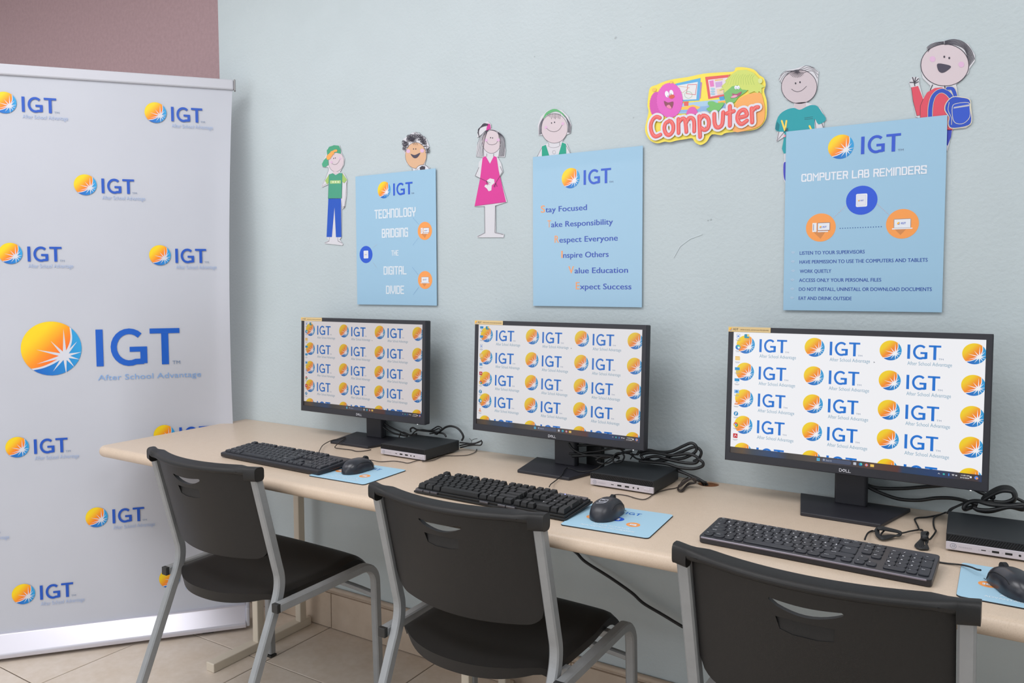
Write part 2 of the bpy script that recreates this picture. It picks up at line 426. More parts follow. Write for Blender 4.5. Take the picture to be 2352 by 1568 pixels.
# ================================================================== the room
G0 = 0.179; TS = 0.4973; WX = -0.385
def struct(o): o['kind'] = 'structure'; return o
bm = BM(); box(bm, -4.2, 4.2, -4.8, 0.3, -.12, -.003); floor = struct(mk('floor', bm, GROUT))
tile_me = {}
def floor_tile(x0, x1, y0, y1):
    k = (round(x1 - x0, 3), round(y1 - y0, 3))
    if k not in tile_me:
        b = BM(); w_, h_ = k; g = .0018
        box(b, g, w_ - g, g, h_ - g, -.012, 0, bev=.0012, seg=1)
        o = mk('tile', b, TILE, floor); tile_me[k] = o
    else: o = tile_me[k].copy(); COL.objects.link(o); o.parent = floor
    o.location = (x0, y0, random.uniform(-.0002, 0))
ys = [.15, -.3157] + [-.3157 - TS * k for k in range(1, 9)]
for i in range(-8, 8):
    x0 = G0 + i * TS; x1 = x0 + TS
    for j in range(len(ys) - 1):
        top = ys[j]
        if j == 0 and x0 > WX: top = 0.0
        if x1 < 4.2: floor_tile(x0, x1, ys[j + 1], top)
bm = BM(); box(bm, WX, 4.2, 0, .15, 0, 3.0); struct(mk('wall_back', bm, WALL))
bm = BM(); box(bm, -4.2, WX, .15, .25, 0, 3.0); struct(mk('wall_left', bm, BROWN))
bm = BM(); box(bm, 4.2, 4.3, -4.8, .15, 0, 3.0); struct(mk('wall_right_unseen', bm, WALL))  # unseen wall, added to block world light coming from the right
bm = BM(); box(bm, -4.2, 4.3, -4.8, .25, 3.0, 3.08); struct(mk('ceiling', bm, CEIL))
# tiled baseboard with a plaster bead on top
bm = BM(); box(bm, WX, 4.2, -.006, 0, 0, .142)
sweep(bm, [(WX, -.006, .146), (4.2, -.006, .146)], [(a * 1.0, b) for a, b in circ(.009, 10)])
bb = struct(mk('baseboard_back', bm, BTILE))
jx = .190; xs_ = [WX] + [jx - TS + TS * k for k in range(0, 9)]
for a, b_ in zip(xs_, xs_[1:] + [4.2]):
    if b_ > a + .01:
        bm = BM(); box(bm, a + .0015, b_ - .0015, -.014, -.0055, .002, .132, bev=.001, seg=1); mk('tile', bm, BTILE, bb)
# stains and scuffs on the wall
sm_ = Draw(lambda u, v, h: (u, -.0004 - h, v))
for x, y, r in ((1472, 62, 2.2), (1414, 87, 5), (1140, 686, 2.0), (1455, 270, 2.4), (609, 919, 2.0), (809, 1221, 1.7), (1228, 130, 2.5), (1633, 504, 3.2), (1626, 506, 2.4)):
    p = at_y(x, y); sm_.ell(p.x, p.z, r * .0008, r * .0006, rgb(172, 180, 184), rot=.5)
def wp(x, y): p = at_y(x, y); return (p.x, p.z)
sm_.stroke([wp(*q) for q in ((1548, 590), (1562, 565), (1585, 548), (1612, 538))], .003, rgb(199, 209, 213))
sm_.make('wall_marks_1', PRINT).__setitem__('kind', 'structure')

# ================================================================== desk
DX0, DX1, DY, DZ, TH = -.29, 3.3, -.612, .74, .036
desk = empty('desk', (1.2, -.3, 0), label='long beige laminate desk along the blue wall with rounded front edge', cat='desk')
def outline(ins):
    x0, y0 = DX0 + ins, DY + ins; r = max(.035 - ins, .004); o = []
    for i in range(9):
        a = PI + PI / 2 * i / 8; o.append((x0 + r + r * math.cos(a), y0 + r + r * math.sin(a)))
    return o + [(DX1, y0), (DX1, -.001), (x0, -.001)]
bm = BM(); rings = []
for k in range(9):
    a = -PI / 2 + PI * k / 8
    rings.append([bm.verts.new((x, y, DZ - TH / 2 + TH / 2 * math.sin(a))) for x, y in outline(.016 * (1 - math.cos(a)))])
for A, B in zip(rings, rings[1:]):
    for j in range(len(A)): bm.faces.new((A[j], A[(j + 1) % len(A)], B[(j + 1) % len(A)], B[j]))
bm.faces.new(rings[0][::-1]); bm.faces.new(rings[-1])
top = mk('desktop', bm, LAM, desk, world=True, smooth=math.radians(40))
gx, gy, gr = 1.604, -.032, .028
bm = BM(); cyl(bm, (gx, gy, DZ), gr, .2, k=28); cut = mk('cutter', bm, WOODC); cut.location = (0, 0, 0)
desk_parent_fix = top.parent; bpy.context.view_layer.update()
boolean(top, [cut])
bm = BM(); b = BM(); cyl(b, (gx, gy, DZ - TH / 2 - .001), gr + .0005, TH - .004, k=28)
for f in [f for f in b.faces if abs(f.normal.z) > .9]: b.faces.remove(f)
add(bm, b); mk('cable_hole', bm, WOODC, desk, world=True, label='brown chipboard edge of the cable hole')
def leg_frame(x):
    bm = BM(); box(bm, x - .021, x + .018, -.462, -.028, 0, .03, bev=.003)
    f = mk('floor_bar', bm, LEGP, desk, world=True)
    for y in (-.266, -.069):
        bm = BM(); box(bm, x - .007, x + .020, y - .015, y + .015, .028, DZ - TH, bev=.003); mk('leg', bm, LEGP, desk, world=True)
    bm = BM(); box(bm, x - .02, x + .02, -.5, -.03, DZ - TH - .03, DZ - TH + .0005, bev=.003); mk('top_bar', bm, LEGP, desk, world=True)
for x in (.083, .975, 3.0): leg_frame(x)

# ================================================================== roll-up banner
A0 = at_z(563, 1387, .08); BD = Vector((.534, .633, 0)).normalized(); BN = Vector((BD.y, -BD.x, 0))
rz = math.atan2(BD.y, BD.x); BW = 1.06
ban = empty('rollup_banner', (A0.x - BD.x * BW / 2, A0.y - BD.y * BW / 2, 0), rz,
            label='tall white pull-up banner printed all over with sun logos at the left', cat='banner')
def curl(s): return -.012 * math.exp(-((s + 0.0) / .032) ** 2) - .012 * math.exp(-((s + BW) / .032) ** 2)   # edges curl forward
def side(v):   # slight waist of the cloth's side edge
    t = (v - .08) / 1.92; return -.030 * math.sin(PI * min(max(t, 0), 1)) ** .8
bm = BM(); nx, nz = 60, 60; g = []
for j in range(nz + 1):
    v = .075 + (1.985 - .075) * j / nz; row = []
    for i in range(nx + 1):
        s = -BW * i / nx
        s2 = s + side(v) * (1 - 2 * i / nx)
        row.append(bm.verts.new((BW / 2 + s2, curl(s) * math.sin(PI * j / nz), v)))
    g.append(row)
for j in range(nz):
    for i in range(nx):
        f = bm.faces.new((g[j][i], g[j][i + 1], g[j + 1][i + 1], g[j + 1][i])); f.smooth = True
mk('cloth', bm, BANW, ban)
bm = BM(); box(bm, -BW / 2 - .005, BW / 2 + .003, -.009, .012, 1.975, 2.012, bev=.005); mk('top_rail', bm, ALU, ban)
bm = BM(); box(bm, BW / 2 + .003, BW / 2 + .009, -.010, .013, 1.973, 2.013, bev=.002)
GREYP = mat('grey_plastic', rgb(150, 148, 150), .5); mk('rail_end_cap', bm, GREYP, ban)
bm = BM(); box(bm, -BW / 2 - .011, -BW / 2 - .005, -.010, .013, 1.973, 2.013, bev=.002); mk('rail_end_cap', bm, GREYP, ban)
bm = BM()   # base cassette, sloped front
prism(bm, [(-.055, .012), (-.055, .028), (-.012, .083), (.03, .083), (.07, .05), (.07, .012)], -BW / 2 - .004, BW / 2 + .004, axis='x', bev=.004)
base = mk('base_cassette', bm, mat('cassette_silver', rgb(214, 212, 222), .3, metal=.45), ban)
bm = BM(); box(bm, BW / 2 + .003, BW / 2 + .016, -.05, .065, .014, .085, bev=.004); mk('end_cap', bm, ALU, ban)
for x in (-.4, .4):
    bm = BM(); box(bm, x - .02, x + .02, -.03, .05, 0, .013, bev=.002); mk('foot', bm, CAPM, ban)
bm = BM(); box(bm, -.01, .01, .02, .035, .08, 1.99, bev=.003); mk('pole', bm, ALU, ban)
def bmap(u, v, h): return (BW / 2 + u, -.0014 - h, v)
first = None
small = [(-.724, 1.885), (-.26, 1.880), (-.49, 1.621), (-.724, 1.384), (-.259, 1.381), (-.727, .724), (-.262, .738), (-.49, .458), (-.726, .211), (-.258, .211), (-.95, 1.62), (-.95, .458)]
WH = rgb(216, 217, 226)
for u, v in small:
    if first is None:
        d = Draw(lambda a, b, h: (a, -h, b)); d.logo(0, 0, .0355, WH, rgb(168, 186, 220), ix=1.42, blue=rgb(22, 84, 190)); first = d.make('logo', PRINT, ban, local=True); o = first
    else: o = inst(first, ban, Matrix.Identity(4))
    # bend the placement with the waist of the cloth
    o.location = (BW / 2 + u, -.0022 if u < -.3 else -.0030, v)
d = Draw(bmap); R = .093; x, y = -.612, 1.059
d.sun(x, y, R, WH); d.igt(-.474, .992, .129, .272, rgb(8, 92, 196)); d.text('TM', -.228, .992, .026, rgb(120, 140, 170), h=.012)
d.text('After School Advantage', -.471, .943, .338, rgb(135, 172, 222), h=.019)
o = d.make('large_logo', PRINT, ban, local=True); o.location.y = -.0002

# the cloth leans back a little and the corner of the desk pushes its right side away
def lean(p):
    q = mtx(ban) @ p; s_ = p.x - BW / 2; v = max(p.z - .08, 0)
    k = 1 + .0235 * v + .036 * math.exp(-((p.z - .74) / .38) ** 2) * max(0.0, min(1.0, (s_ + .42) / .36)) ** 2 * (3 - 2 * max(0.0, min(1.0, (s_ + .42) / .36)))
    return mtx(ban).inverted() @ (CAM + (q - CAM) * k)
for o in list(ban.children):
    if o.name.split('.')[0] in ('cloth', 'top_rail', 'rail_end_cap', 'logo', 'large_logo', 'pole'):
        o.data = o.data.copy(); l = o.location.copy(); o.location = (0, 0, 0)
        for v_ in o.data.vertices: v_.co = lean(v_.co + l)

# ================================================================== posters on the wall
def wmap(base):
    return lambda u, v, h: (u, -base - h, v)
SKY = rgb(156, 195, 221); NAVY = rgb(28, 70, 178); PWHITE = rgb(232, 234, 240); ORA = rgb(250, 158, 76); BLUC = rgb(20, 84, 208)
def c1(x, y): return (1180 + x / 3.1375, 220 + y / 3.1375)
def c4(x, y): return (700 + x / 3.564, 280 + y / 3.564)
def c7(x, y): return (1780 + x / 3.92, 70 + y / 3.92)
def c6(x, y): return (1450 + x / 3.92, 80 + y / 3.92)
def c8(x, y): return (1780 + x / 4.612, 400 + y / 4.612)
def cs(x, y): return (1480 + x / 7.84, 140 + y / 7.84)
def W(c, *pts): return [wp(*c(*p)) for p in pts]
def poster(px, x0, z0, label):
    pw, ph = .3506, .4469
    r = empty('poster', (x0 + pw / 2, 0, z0 + ph / 2), label=label, cat='poster', group='sky-blue posters in a row')
    bm = BM(); box(bm, x0, x0 + pw, -.0065, -.0055, z0, z0 + ph)
    m = bm; mk('paper', m, SKYM, r, world=True); return r
SKYM = mat('poster_paper', SKY, .38, spec=.5, coat=.3)
PB = .0067
def wtext(d, t, c, p, q, col, h=None, off=0.0):
    a, b = wp(*c(*p)), wp(*c(*q)); d.text(t, a[0], a[1], b[0] - a[0], col, h=h, off=off)
def device(d, x, z, r, kind, col):
    d.ell(x, z, r, r, col, k=36)
    if kind == 'tablet':
        d.rect(x - .36 * r, x + .36 * r, z - .45 * r, z + .45 * r, PWHITE, r=.08 * r); d.rect(x - .29 * r, x + .29 * r, z - .36 * r, z + .36 * r, rgb(205, 205, 215), r=.03 * r)
        d.rect(x - .27 * r, x + .27 * r, z - .34 * r, z + .34 * r, rgb(226, 226, 236)); ux, uz, s_ = x - .20 * r, z - .06 * r, .38 * r
    if kind == 'pc':
        d.poly([(x - .55 * r, z - .24 * r), (x, z - .80 * r), (x + .35 * r, z - .26 * r)], rgb(214, 136, 72))
        d.rect(x - .56 * r, x - .28 * r, z - .30 * r, z + .34 * r, PWHITE); d.rect(x - .50 * r, x - .46 * r, z - .2 * r, z + .25 * r, rgb(120, 130, 160))
        d.rect(x - .22 * r, x + .62 * r, z - .22 * r, z + .34 * r, rgb(90, 96, 120), r=.04 * r); d.rect(x - .19 * r, x + .59 * r, z - .19 * r, z + .31 * r, PWHITE)
        d.rect(x - .2 * r, x + .5 * r, z - .33 * r, z - .25 * r, PWHITE); ux, uz, s_ = x - .05 * r, z - .02 * r, .5 * r
    if kind == 'laptop':
        d.poly([(x - .5 * r, z - .30 * r), (x - .1 * r, z - .75 * r), (x + .3 * r, z - .30 * r)], rgb(214, 136, 72))
        d.rect(x - .52 * r, x + .52 * r, z - .28 * r, z + .34 * r, rgb(120, 126, 150), r=.05 * r); d.rect(x - .49 * r, x + .49 * r, z - .26 * r, z + .31 * r, PWHITE)
        d.rect(x - .62 * r, x + .62 * r, z - .36 * r, z - .28 * r, PWHITE); ux, uz, s_ = x - .28 * r, z - .02 * r, .56 * r
    d.sun(ux + .1 * s_, uz + .1 * s_, .16 * s_, PWHITE); d.text('IGT', ux + .38 * s_, uz, .5 * s_, BLUC, off=.01)
def dots(d, a, b, n, r, col):
    d.L += 1
    for i in range(n):
        t = i / (n - 1); d.ell(a[0] + (b[0] - a[0]) * t, a[1] + (b[1] - a[1]) * t, r, r, col, k=8, up=False)
# poster: bridging the divide
p1 = poster(None, .3355, 1.204, 'narrowest-looking sky-blue poster, between boy in green cap and girl in pink dress')
d = Draw(wmap(PB)); x, z = wp(*c4(660, 558)); d.logo(x, z, .0285, PWHITE, ix=1.42, blue=BLUC); d.make('logo', GLOSS, p1)
LG = rgb(222, 230, 238)
for t, a, b, h in (('TECHNOLOGY', (586, 783), (915, 768), .0265), ('BRIDGING', (646, 944), (852, 935), .0265), ('THE', (722, 1090), (776, 1090), .0155), ('DIGITAL', (660, 1243), (840, 1243), .0245), ('DIVIDE', (680, 1402), (820, 1402), .0245)):
    (xa, za), (xb, zb) = wp(*c4(*a)), wp(*c4(*b)); d = Draw(wmap(PB)); d.block(t, xa, xb, min(za, zb), h, LG); d.make('heading_word', GLOSS, p1)
for c, k, col in (((993, 892), 'pc', ORA), ((512, 1085), 'tablet', BLUC), ((995, 1293), 'laptop', ORA)):
    d = Draw(wmap(PB)); x, z = wp(*c4(*c)); device(d, x, z, .0298, k, col); d.make('icon', GLOSS, p1)
d = Draw(wmap(PB))
for a, b in (((897, 787), (940, 835)), ((938, 952), (897, 1007)), ((893, 1192), (936, 1246)), ((941, 1356), (900, 1410))):
    dots(d, wp(*c4(*a)), wp(*c4(*b)), 8, .0009, rgb(70, 120, 190))
for a, b in (((570, 1026), (600, 1005)), ((570, 1150), (598, 1190))): dots(d, wp(*c4(*a)), wp(*c4(*b)), 7, .0008, rgb(190, 180, 190))
d.make('dotted_line', GLOSS, p1)
# poster: strive
p2 = poster(None, 1.0516, 1.2076, 'sky-blue poster with six lines of words each starting with an orange letter')
d = Draw(wmap(PB)); x, z = wp(*c1(418, 595)); d.logo(x, z, .0295, PWHITE, ix=1.42, blue=rgb(36, 88, 205)); d.make('logo', GLOSS, p2)
for cap_, rest, a, b, e in (('S', 'tay Focused', (204, 843), (237, 838), (534, 825)), ('T', 'ake Responsibility', (252, 949), (278, 947), (721, 936)),
                            ('R', 'espect Everyone', (303, 1059), (337, 1057), (756, 1042)), ('I', 'nspire Others', (349, 1168), (365, 1166), (690, 1158)),
                            ('V', 'alue Education', (402, 1279), (447, 1276), (829, 1270)), ('E', 'xpect Success', (455, 1393), (485, 1392), (854, 1388))):
    d = Draw(wmap(PB)); A_, B_, E_ = wp(*c1(*a)), wp(*c1(*b)), wp(*c1(*e))
    wI = (B_[0] - A_[0]) * (.86 if cap_ != 'I' else .5)
    d.text(cap_, A_[0] + (.001 if cap_ == 'I' else 0), A_[1], wI, rgb(246, 160, 100), h=.0215, off=.012)
    d.text(rest, B_[0], A_[1], E_[0] - B_[0], NAVY, h=.0165, off=.012); d.make('text_line', GLOSS, p2)
# poster: lab reminders
p3 = poster(None, 1.7829, 1.2055, 'sky-blue poster with blue and orange circles above a six-line list')
d = Draw(wmap(PB)); x, z = wp(*c7(597, 1050)); d.logo(x, z, .0290, PWHITE, ix=1.55, blue=rgb(40, 84, 205)); d.make('logo', GLOSS, p3)
d = Draw(wmap(PB)); (xa, za), (xb, zb) = wp(*c7(248, 1358)), wp(*c7(1362, 1284)); d.block('COMPUTER LAB REMINDERS', xa, xb, (za + zb) / 2, .0165, rgb(234, 236, 244), th=.18, slope=(zb - za) / (xb - xa) * 1.0)
d.make('heading_word', GLOSS, p3)
for c, k, col, r in (((922, 278), 'tablet', rgb(30, 84, 214), .0345), ((490, 566), 'pc', ORA, .0345), ((1352, 527), 'laptop', ORA, .0345)):
    d = Draw(wmap(PB)); x, z = wp(*c8(*c)); device(d, x, z, r, k, col); d.make('icon', GLOSS, p3)
d = Draw(wmap(PB)); dots(d, wp(*c8(695, 575)), wp(*c8(1130, 557)), 17, .0012, rgb(30, 80, 150))
dots(d, wp(*c8(632, 455)), wp(*c8(752, 343)), 8, .0009, rgb(222, 170, 170)); dots(d, wp(*c8(1090, 322)), wp(*c8(1210, 430)), 9, .0009, rgb(222, 170, 170)); d.make('dotted_line', GLOSS, p3)
for t, a, b in (('LISTEN TO YOUR SUPERVISORS', (268, 853), (954, 840)), ('HAVE PERMISSION TO USE THE COMPUTERS AND TABLETS', (266, 949), (1619, 925)), ('WORK QUIETLY', (269, 1046), (600, 1042)),
                ('ACCESS ONLY YOUR PERSONAL FILES', (261, 1143), (1128, 1133)), ('DO NOT INSTALL, UNINSTALL OR DOWNLOAD DOCUMENTS', (260, 1238), (1662, 1232)), ('EAT AND DRINK OUTSIDE', (257, 1332), (816, 1331))):
    d = Draw(wmap(PB)); (xa, za), (xb, zb) = wp(*c8(*a)), wp(*c8(*b)); d.text(t, xa, (za + zb) / 2, xb - xa, rgb(20, 66, 160), h=.0086, off=.012)
    q = wp(*c8(a[0] - 70, a[1] - 16)); s_ = .006   # pale wireless-signal bullet
    for k_ in (0, 1, 2): d.stroke([(q[0] + (s_ - .002 * k_) * math.cos(t_), q[1] - .002 + (s_ - .002 * k_) * math.sin(t_)) for t_ in [PI * .25 + PI * .5 * i / 6 for i in range(7)]], .0012, rgb(190, 212, 234), up=(k_ == 0))
    d.make('text_line', GLOSS, p3)

# ================================================================== paper cut-outs
SKIN = rgb(216, 200, 206); INK = rgb(58, 52, 66); PAPER = mat('cutout_paper', rgb(216, 214, 220), .5)
def cutout(outline, label, cat_='paper cut-out', base=.0018, lift=.001, group='paper children on the wall'):
    P = outline; cx = sum(p[0] for p in P) / len(P); cz = sum(p[1] for p in P) / len(P)
    r = empty('paper_cutout', (cx, 0, cz), label=label, cat=cat_, group=group)
    bm = BM(); prism(bm, P, -base, -base - lift, axis='y'); mk('paper_backing', bm, PAPER, r, world=True)
    return r
def grow(pts, k):
    """offset a closed outline outwards"""
    n = len(pts); out = []; ar = sum(pts[i][0] * pts[(i + 1) % n][1] - pts[(i + 1) % n][0] * pts[i][1] for i in range(n)); sg = 1 if ar > 0 else -1
    for i in range(n):
        a, c_ = pts[i - 1], pts[(i + 1) % n]; dx, dy = c_[0] - a[0], c_[1] - a[1]; l = math.hypot(dx, dy) or 1
        out.append((pts[i][0] + dy / l * k * sg, pts[i][1] - dx / l * k * sg))
    return out
def sm(pts, n=4): return [(p.x, p.y) for p in cat([(a, b, 0) for a, b in pts], n, closed=True)]
def so(pts, n=4): return [(p.x, p.y) for p in cat([(a, b, 0) for a, b in pts], n)]
def oval(c, x, y, rx, ry, k=22, rot=0):
    q, s_ = math.cos(rot), math.sin(rot)
    return W(c, *[(x + rx * math.cos(a) * q - ry * math.sin(a) * s_, y + rx * math.cos(a) * s_ + ry * math.sin(a) * q) for a in [2 * PI * i / k for i in range(k)]])
def CB(): return Draw(wmap(.0029))
def face_part(r, c, fx, fy, rx, ry, eyes, smile, skin=SKIN, cheeks=(), mouth=None, rot=0, lw=.0016, er=5):
    lw *= .78; d = CB(); o = oval(c, fx, fy, rx, ry, k=40, rot=rot); d.poly(o, skin); d.stroke(o, lw, INK, closed=True)
    for q in cheeks: d.poly(oval(c, q[0], q[1], q[2], q[2]), rgb(222, 182, 214))
    for q in eyes: d.poly(oval(c, q[0], q[1], er, er * 1.3), INK)
    if smile: d.stroke(so(W(c, *smile)), lw * .8, INK)
    if mouth: d.poly(sm(W(c, *mouth)), rgb(72, 66, 84))
    return d.make('face', PRINT, r)
def part(r, name, fn, layer=0):
    d = Draw(wmap(.0029 + layer * .0006)); fn(d); return d.make(name, PRINT, r)
TEALG = rgb(70, 158, 128); 
# -- boy in a green cap
r = cutout(W(c4, (185, 262), (190, 215), (235, 190), (290, 192), (304, 250), (330, 300), (326, 350), (292, 412), (325, 420), (352, 472), (348, 500), (346, 600), (334, 690), (312, 716), (306, 620), (304, 945), (290, 962), (318, 1000), (312, 1010), (168, 995), (166, 988), (200, 970), (184, 942), (198, 640), (200, 510), (146, 535), (140, 525), (176, 460), (200, 400), (196, 372), (150, 368), (148, 330)),
           'paper boy in green cap and blue trousers, leftmost figure on the wall')
def f(d):
    d.poly(W(c4, (197, 305), (185, 290), (160, 315), (146, 345), (152, 368), (176, 370), (200, 352)), rgb(76, 168, 132))
    d.poly(W(c4, (190, 275), (186, 235), (205, 205), (245, 191), (285, 195), (299, 225), (302, 262), (262, 252), (225, 262), (196, 300)), rgb(70, 160, 122))
part(r, 'cap', f, 1)
face_part(r, c4, 262, 326, 62, 82, ((242, 299), (256, 296)), ((226, 340), (245, 349), (265, 346), (282, 330), (292, 308)), cheeks=((224, 330, 9), (294, 300, 9)), rot=.12, lw=.0012, er=3.5)
def f(d):
    for x, y in ((196, 300), (194, 285), (206, 272), (218, 262), (228, 250), (240, 245), (252, 238), (262, 236), (212, 290), (205, 298), (236, 260), (222, 275)): d.poly(oval(c4, x, y, 11, 10), rgb(244, 168, 84), up=False)
part(r, 'hair', f, 2)
def f(d):
    d.poly(W(c4, (236, 405), (284, 408), (286, 425), (236, 425)), SKIN)
    d.poly(W(c4, (206, 428), (172, 482), (190, 512), (206, 492)), rgb(164, 196, 108)); d.poly(W(c4, (313, 420), (352, 474), (327, 502), (310, 485)), rgb(164, 196, 108))
    d.poly(W(c4, (205, 430), (236, 420), (258, 436), (290, 418), (314, 420), (308, 625), (197, 627)), TEALG)
    d.poly(W(c4, (214, 480), (300, 478), (300, 504), (213, 506)), rgb(176, 206, 138))
    for x in (238, 258, 280): d.poly(oval(c4, x, 492, 5, 6), rgb(238, 238, 214), up=False)
    d.stroke(W(c4, (205, 430), (197, 627), (308, 625), (314, 420)), .0006, INK)
part(r, 'shirt', f, 1)
part(r, 'trousers', lambda d: d.poly(W(c4, (198, 627), (302, 627), (305, 943), (260, 943), (248, 700), (227, 942), (183, 942)), rgb(28, 84, 190)), 0)
def f(d):
    for l in (((196, 375), (200, 390), (172, 470), (145, 528), (200, 498)), ((346, 496), (342, 580), (330, 690), (322, 712)), ((330, 688), (334, 705)), ((328, 690), (316, 700)),
              ((206, 945), (204, 975), (168, 990)), ((275, 945), (278, 975), (312, 992))): d.stroke(W(c4, *l), .0009, INK)
part(r, 'limb_lines', f)
# -- curly-haired child
r = cutout(W(c4, (815, 240), (805, 200), (812, 140), (850, 115), (880, 92), (905, 82), (950, 100), (1000, 140), (1025, 205), (1005, 225), (1000, 300), (985, 350), (1025, 372), (1028, 420), (885, 425), (890, 385), (840, 345), (826, 270)),
           'paper child with curly black hair and open smile above leftmost poster')
face_part(r, c4, 914, 275, 86, 106, ((896, 222), (914, 222)), None, skin=rgb(222, 178, 142), cheeks=((852, 240, 16), (966, 236, 16)), mouth=((872, 262), (905, 272), (950, 254), (930, 288), (908, 298), (888, 288)), lw=.0013, er=4)
def f(d):
    random.seed(3)
    for i in range(70):
        a = random.uniform(-.15, PI * .98); rr = random.uniform(78, 112); x = 912 + rr * .98 * math.cos(a); y = 232 - rr * 1.15 * math.sin(a) * (1 if math.sin(a) > .2 else .9)
        if y > 215 and abs(x - 912) < 84: continue
        q = []
        for k in range(9): t = k / 8; q.append((x + 13 * math.cos(t * 9 + i), y + (t - .5) * 26 + 9 * math.sin(t * 9 + i)))
        d.stroke(W(c4, *q), .0010, INK, up=(i % 20 == 0))
    for x0, x1 in ((880, 900), (905, 930), (890, 915)): d.stroke(W(c4, (x0, 140), (x1, 190)), .001, INK)
part(r, 'hair', f, 1)
def f(d):
    o = oval(c4, 970, 398, 55, 46); d.poly(o, rgb(222, 222, 230)); d.stroke(o, .0013, INK, closed=True)
    d.poly(W(c4, (945, 375), (965, 360), (992, 366), (990, 392), (950, 394)), INK); d.stroke(W(c4, (885, 382), (886, 410)), .001, INK); d.stroke(W(c4, (918, 410), (935, 380)), .001, INK)
part(r, 'football', f, 1)
# -- girl in a pink dress
r = cutout(W(c4, (1408, 285), (1410, 200), (1440, 130), (1462, 95), (1415, 130), (1420, 70), (1450, 20), (1500, -5), (1528, 20), (1530, 55), (1590, 75), (1635, 140), (1648, 230), (1640, 290), (1580, 285), (1612, 340), (1628, 410), (1600, 450), (1660, 655), (1565, 685), (1568, 902), (1635, 918), (1632, 945), (1415, 945), (1418, 932), (1478, 905), (1475, 690), (1392, 692), (1440, 460), (1396, 440), (1425, 370), (1430, 330), (1462, 290)),
           'paper girl in a bright pink dress with ponytail and long hair')
def f(d):
    for x0, x1, xb in ((1470, 1415, 1410), (1475, 1424, 1418), (1480, 1432, 1428), (1482, 1440, 1437), (1486, 1448, 1446), (1490, 1456, 1455), (1492, 1462, 1463), (1495, 1466, 1470)):
        d.stroke(so(W(c4, (1520, 62), (x0 + 5, 80), (x1 + 12, 150), (x1 + 2, 220), (xb, 285))), .0011, INK, up=False)
    for xb in (1598, 1604, 1610, 1616, 1622, 1628, 1634, 1640): d.stroke(so(W(c4, (1520, 62), (1580, 80), (xb - 4, 130), (xb + 3, 200), (xb - 6, 282))), .0011, INK, up=False)
    for i in range(9): d.stroke(so(W(c4, (1505, 20 + i), (1470 - i, 15 + 3 * i), (1440 - i * 2, 50 + i * 2), (1420 + i * 2, 90 + i * 5))), .0013, INK, up=False)
part(r, 'hair', f, 0)
def f(d): d.poly(W(c4, (1490, 72), (1500, 15), (1522, 18), (1528, 58)), rgb(208, 50, 150))
part(r, 'hair_band', f, 1)
face_part(r, c4, 1533, 164, 76, 94, ((1526, 130), (1542, 132)), ((1492, 160), (1510, 182), (1540, 188), (1570, 178), (1583, 158)), cheeks=((1490, 150, 13), (1588, 148, 13)), lw=.0013, er=4)
def f(d):
    d.poly(W(c4, (1460, 292), (1485, 280), (1520, 342), (1552, 280), (1575, 288), (1592, 400), (1652, 656), (1394, 690), (1440, 460)), rgb(218, 52, 150))
    d.stroke(W(c4, (1394, 690), (1652, 656)), .0007, INK)
    d.poly(W(c4, (1495, 480), (1520, 462), (1555, 470), (1558, 500), (1535, 520), (1532, 560), (1510, 568), (1495, 545), (1475, 530), (1482, 515), (1508, 512)), rgb(226, 222, 226))
part(r, 'dress', f, 0)
def f(d):
    for l in (((1495, 262), (1494, 284)), ((1552, 262), (1550, 282)), ((1430, 372), (1400, 442), (1492, 486), (1524, 500)), ((1492, 486), (1515, 512)), ((1492, 486), (1500, 518)), ((1605, 365), (1624, 408), (1568, 500), (1552, 530)), ((1568, 500), (1560, 535)), ((1568, 500), (1580, 530)),
              ((1477, 690), (1479, 908), (1420, 938)), ((1565, 686), (1562, 905), (1630, 920))): d.stroke(W(c4, *l), .0010, INK)
part(r, 'limb_lines', f, 1)
# -- girl with a green hat
r = cutout(W(c1, (182, 285), (176, 215), (200, 150), (245, 108), (300, 92), (350, 105), (395, 150), (418, 210), (412, 270), (385, 280), (352, 330), (385, 345), (418, 425), (380, 470), (210, 470), (170, 445), (205, 362), (255, 340), (215, 285)),
           'paper girl with green hat and round smiling face above middle poster')
def f(d):
    for k in range(7):
        d.stroke(so(W(c1, (245 - k, 125 + k), (215 + k, 160), (188 + k * 3, 215), (185 + k * 3, 282 - k))), .0009, rgb(100, 96, 108), up=False)
        d.stroke(so(W(c1, (355 + k, 125 + k), (388 - k, 165), (414 - k * 3, 215), (411 - k * 3, 270 - k))), .0009, rgb(100, 96, 108), up=False)
part(r, 'hair', f, 0)
face_part(r, c1, 296, 236, 95, 106, ((276, 197), (298, 192)), ((240, 234), (262, 252), (295, 260), (330, 246), (352, 212)), cheeks=((236, 229, 11), (357, 202, 11)), lw=.0013, er=4)
def f(d):
    d.poly(sm(W(c1, (216, 166), (240, 120), (300, 95), (352, 122), (376, 160), (340, 125), (300, 115), (250, 135))), rgb(98, 178, 118))
    for i in range(9): x = 250 + i * 11; d.stroke(W(c1, (x, 130 - 4 * math.sin(i / 8 * PI)), (x + (3 if i < 5 else -2), 160 + (i % 3) * 4 - (10 if i < 2 else 0))), .0009, INK, up=False)
part(r, 'hat', f, 1)
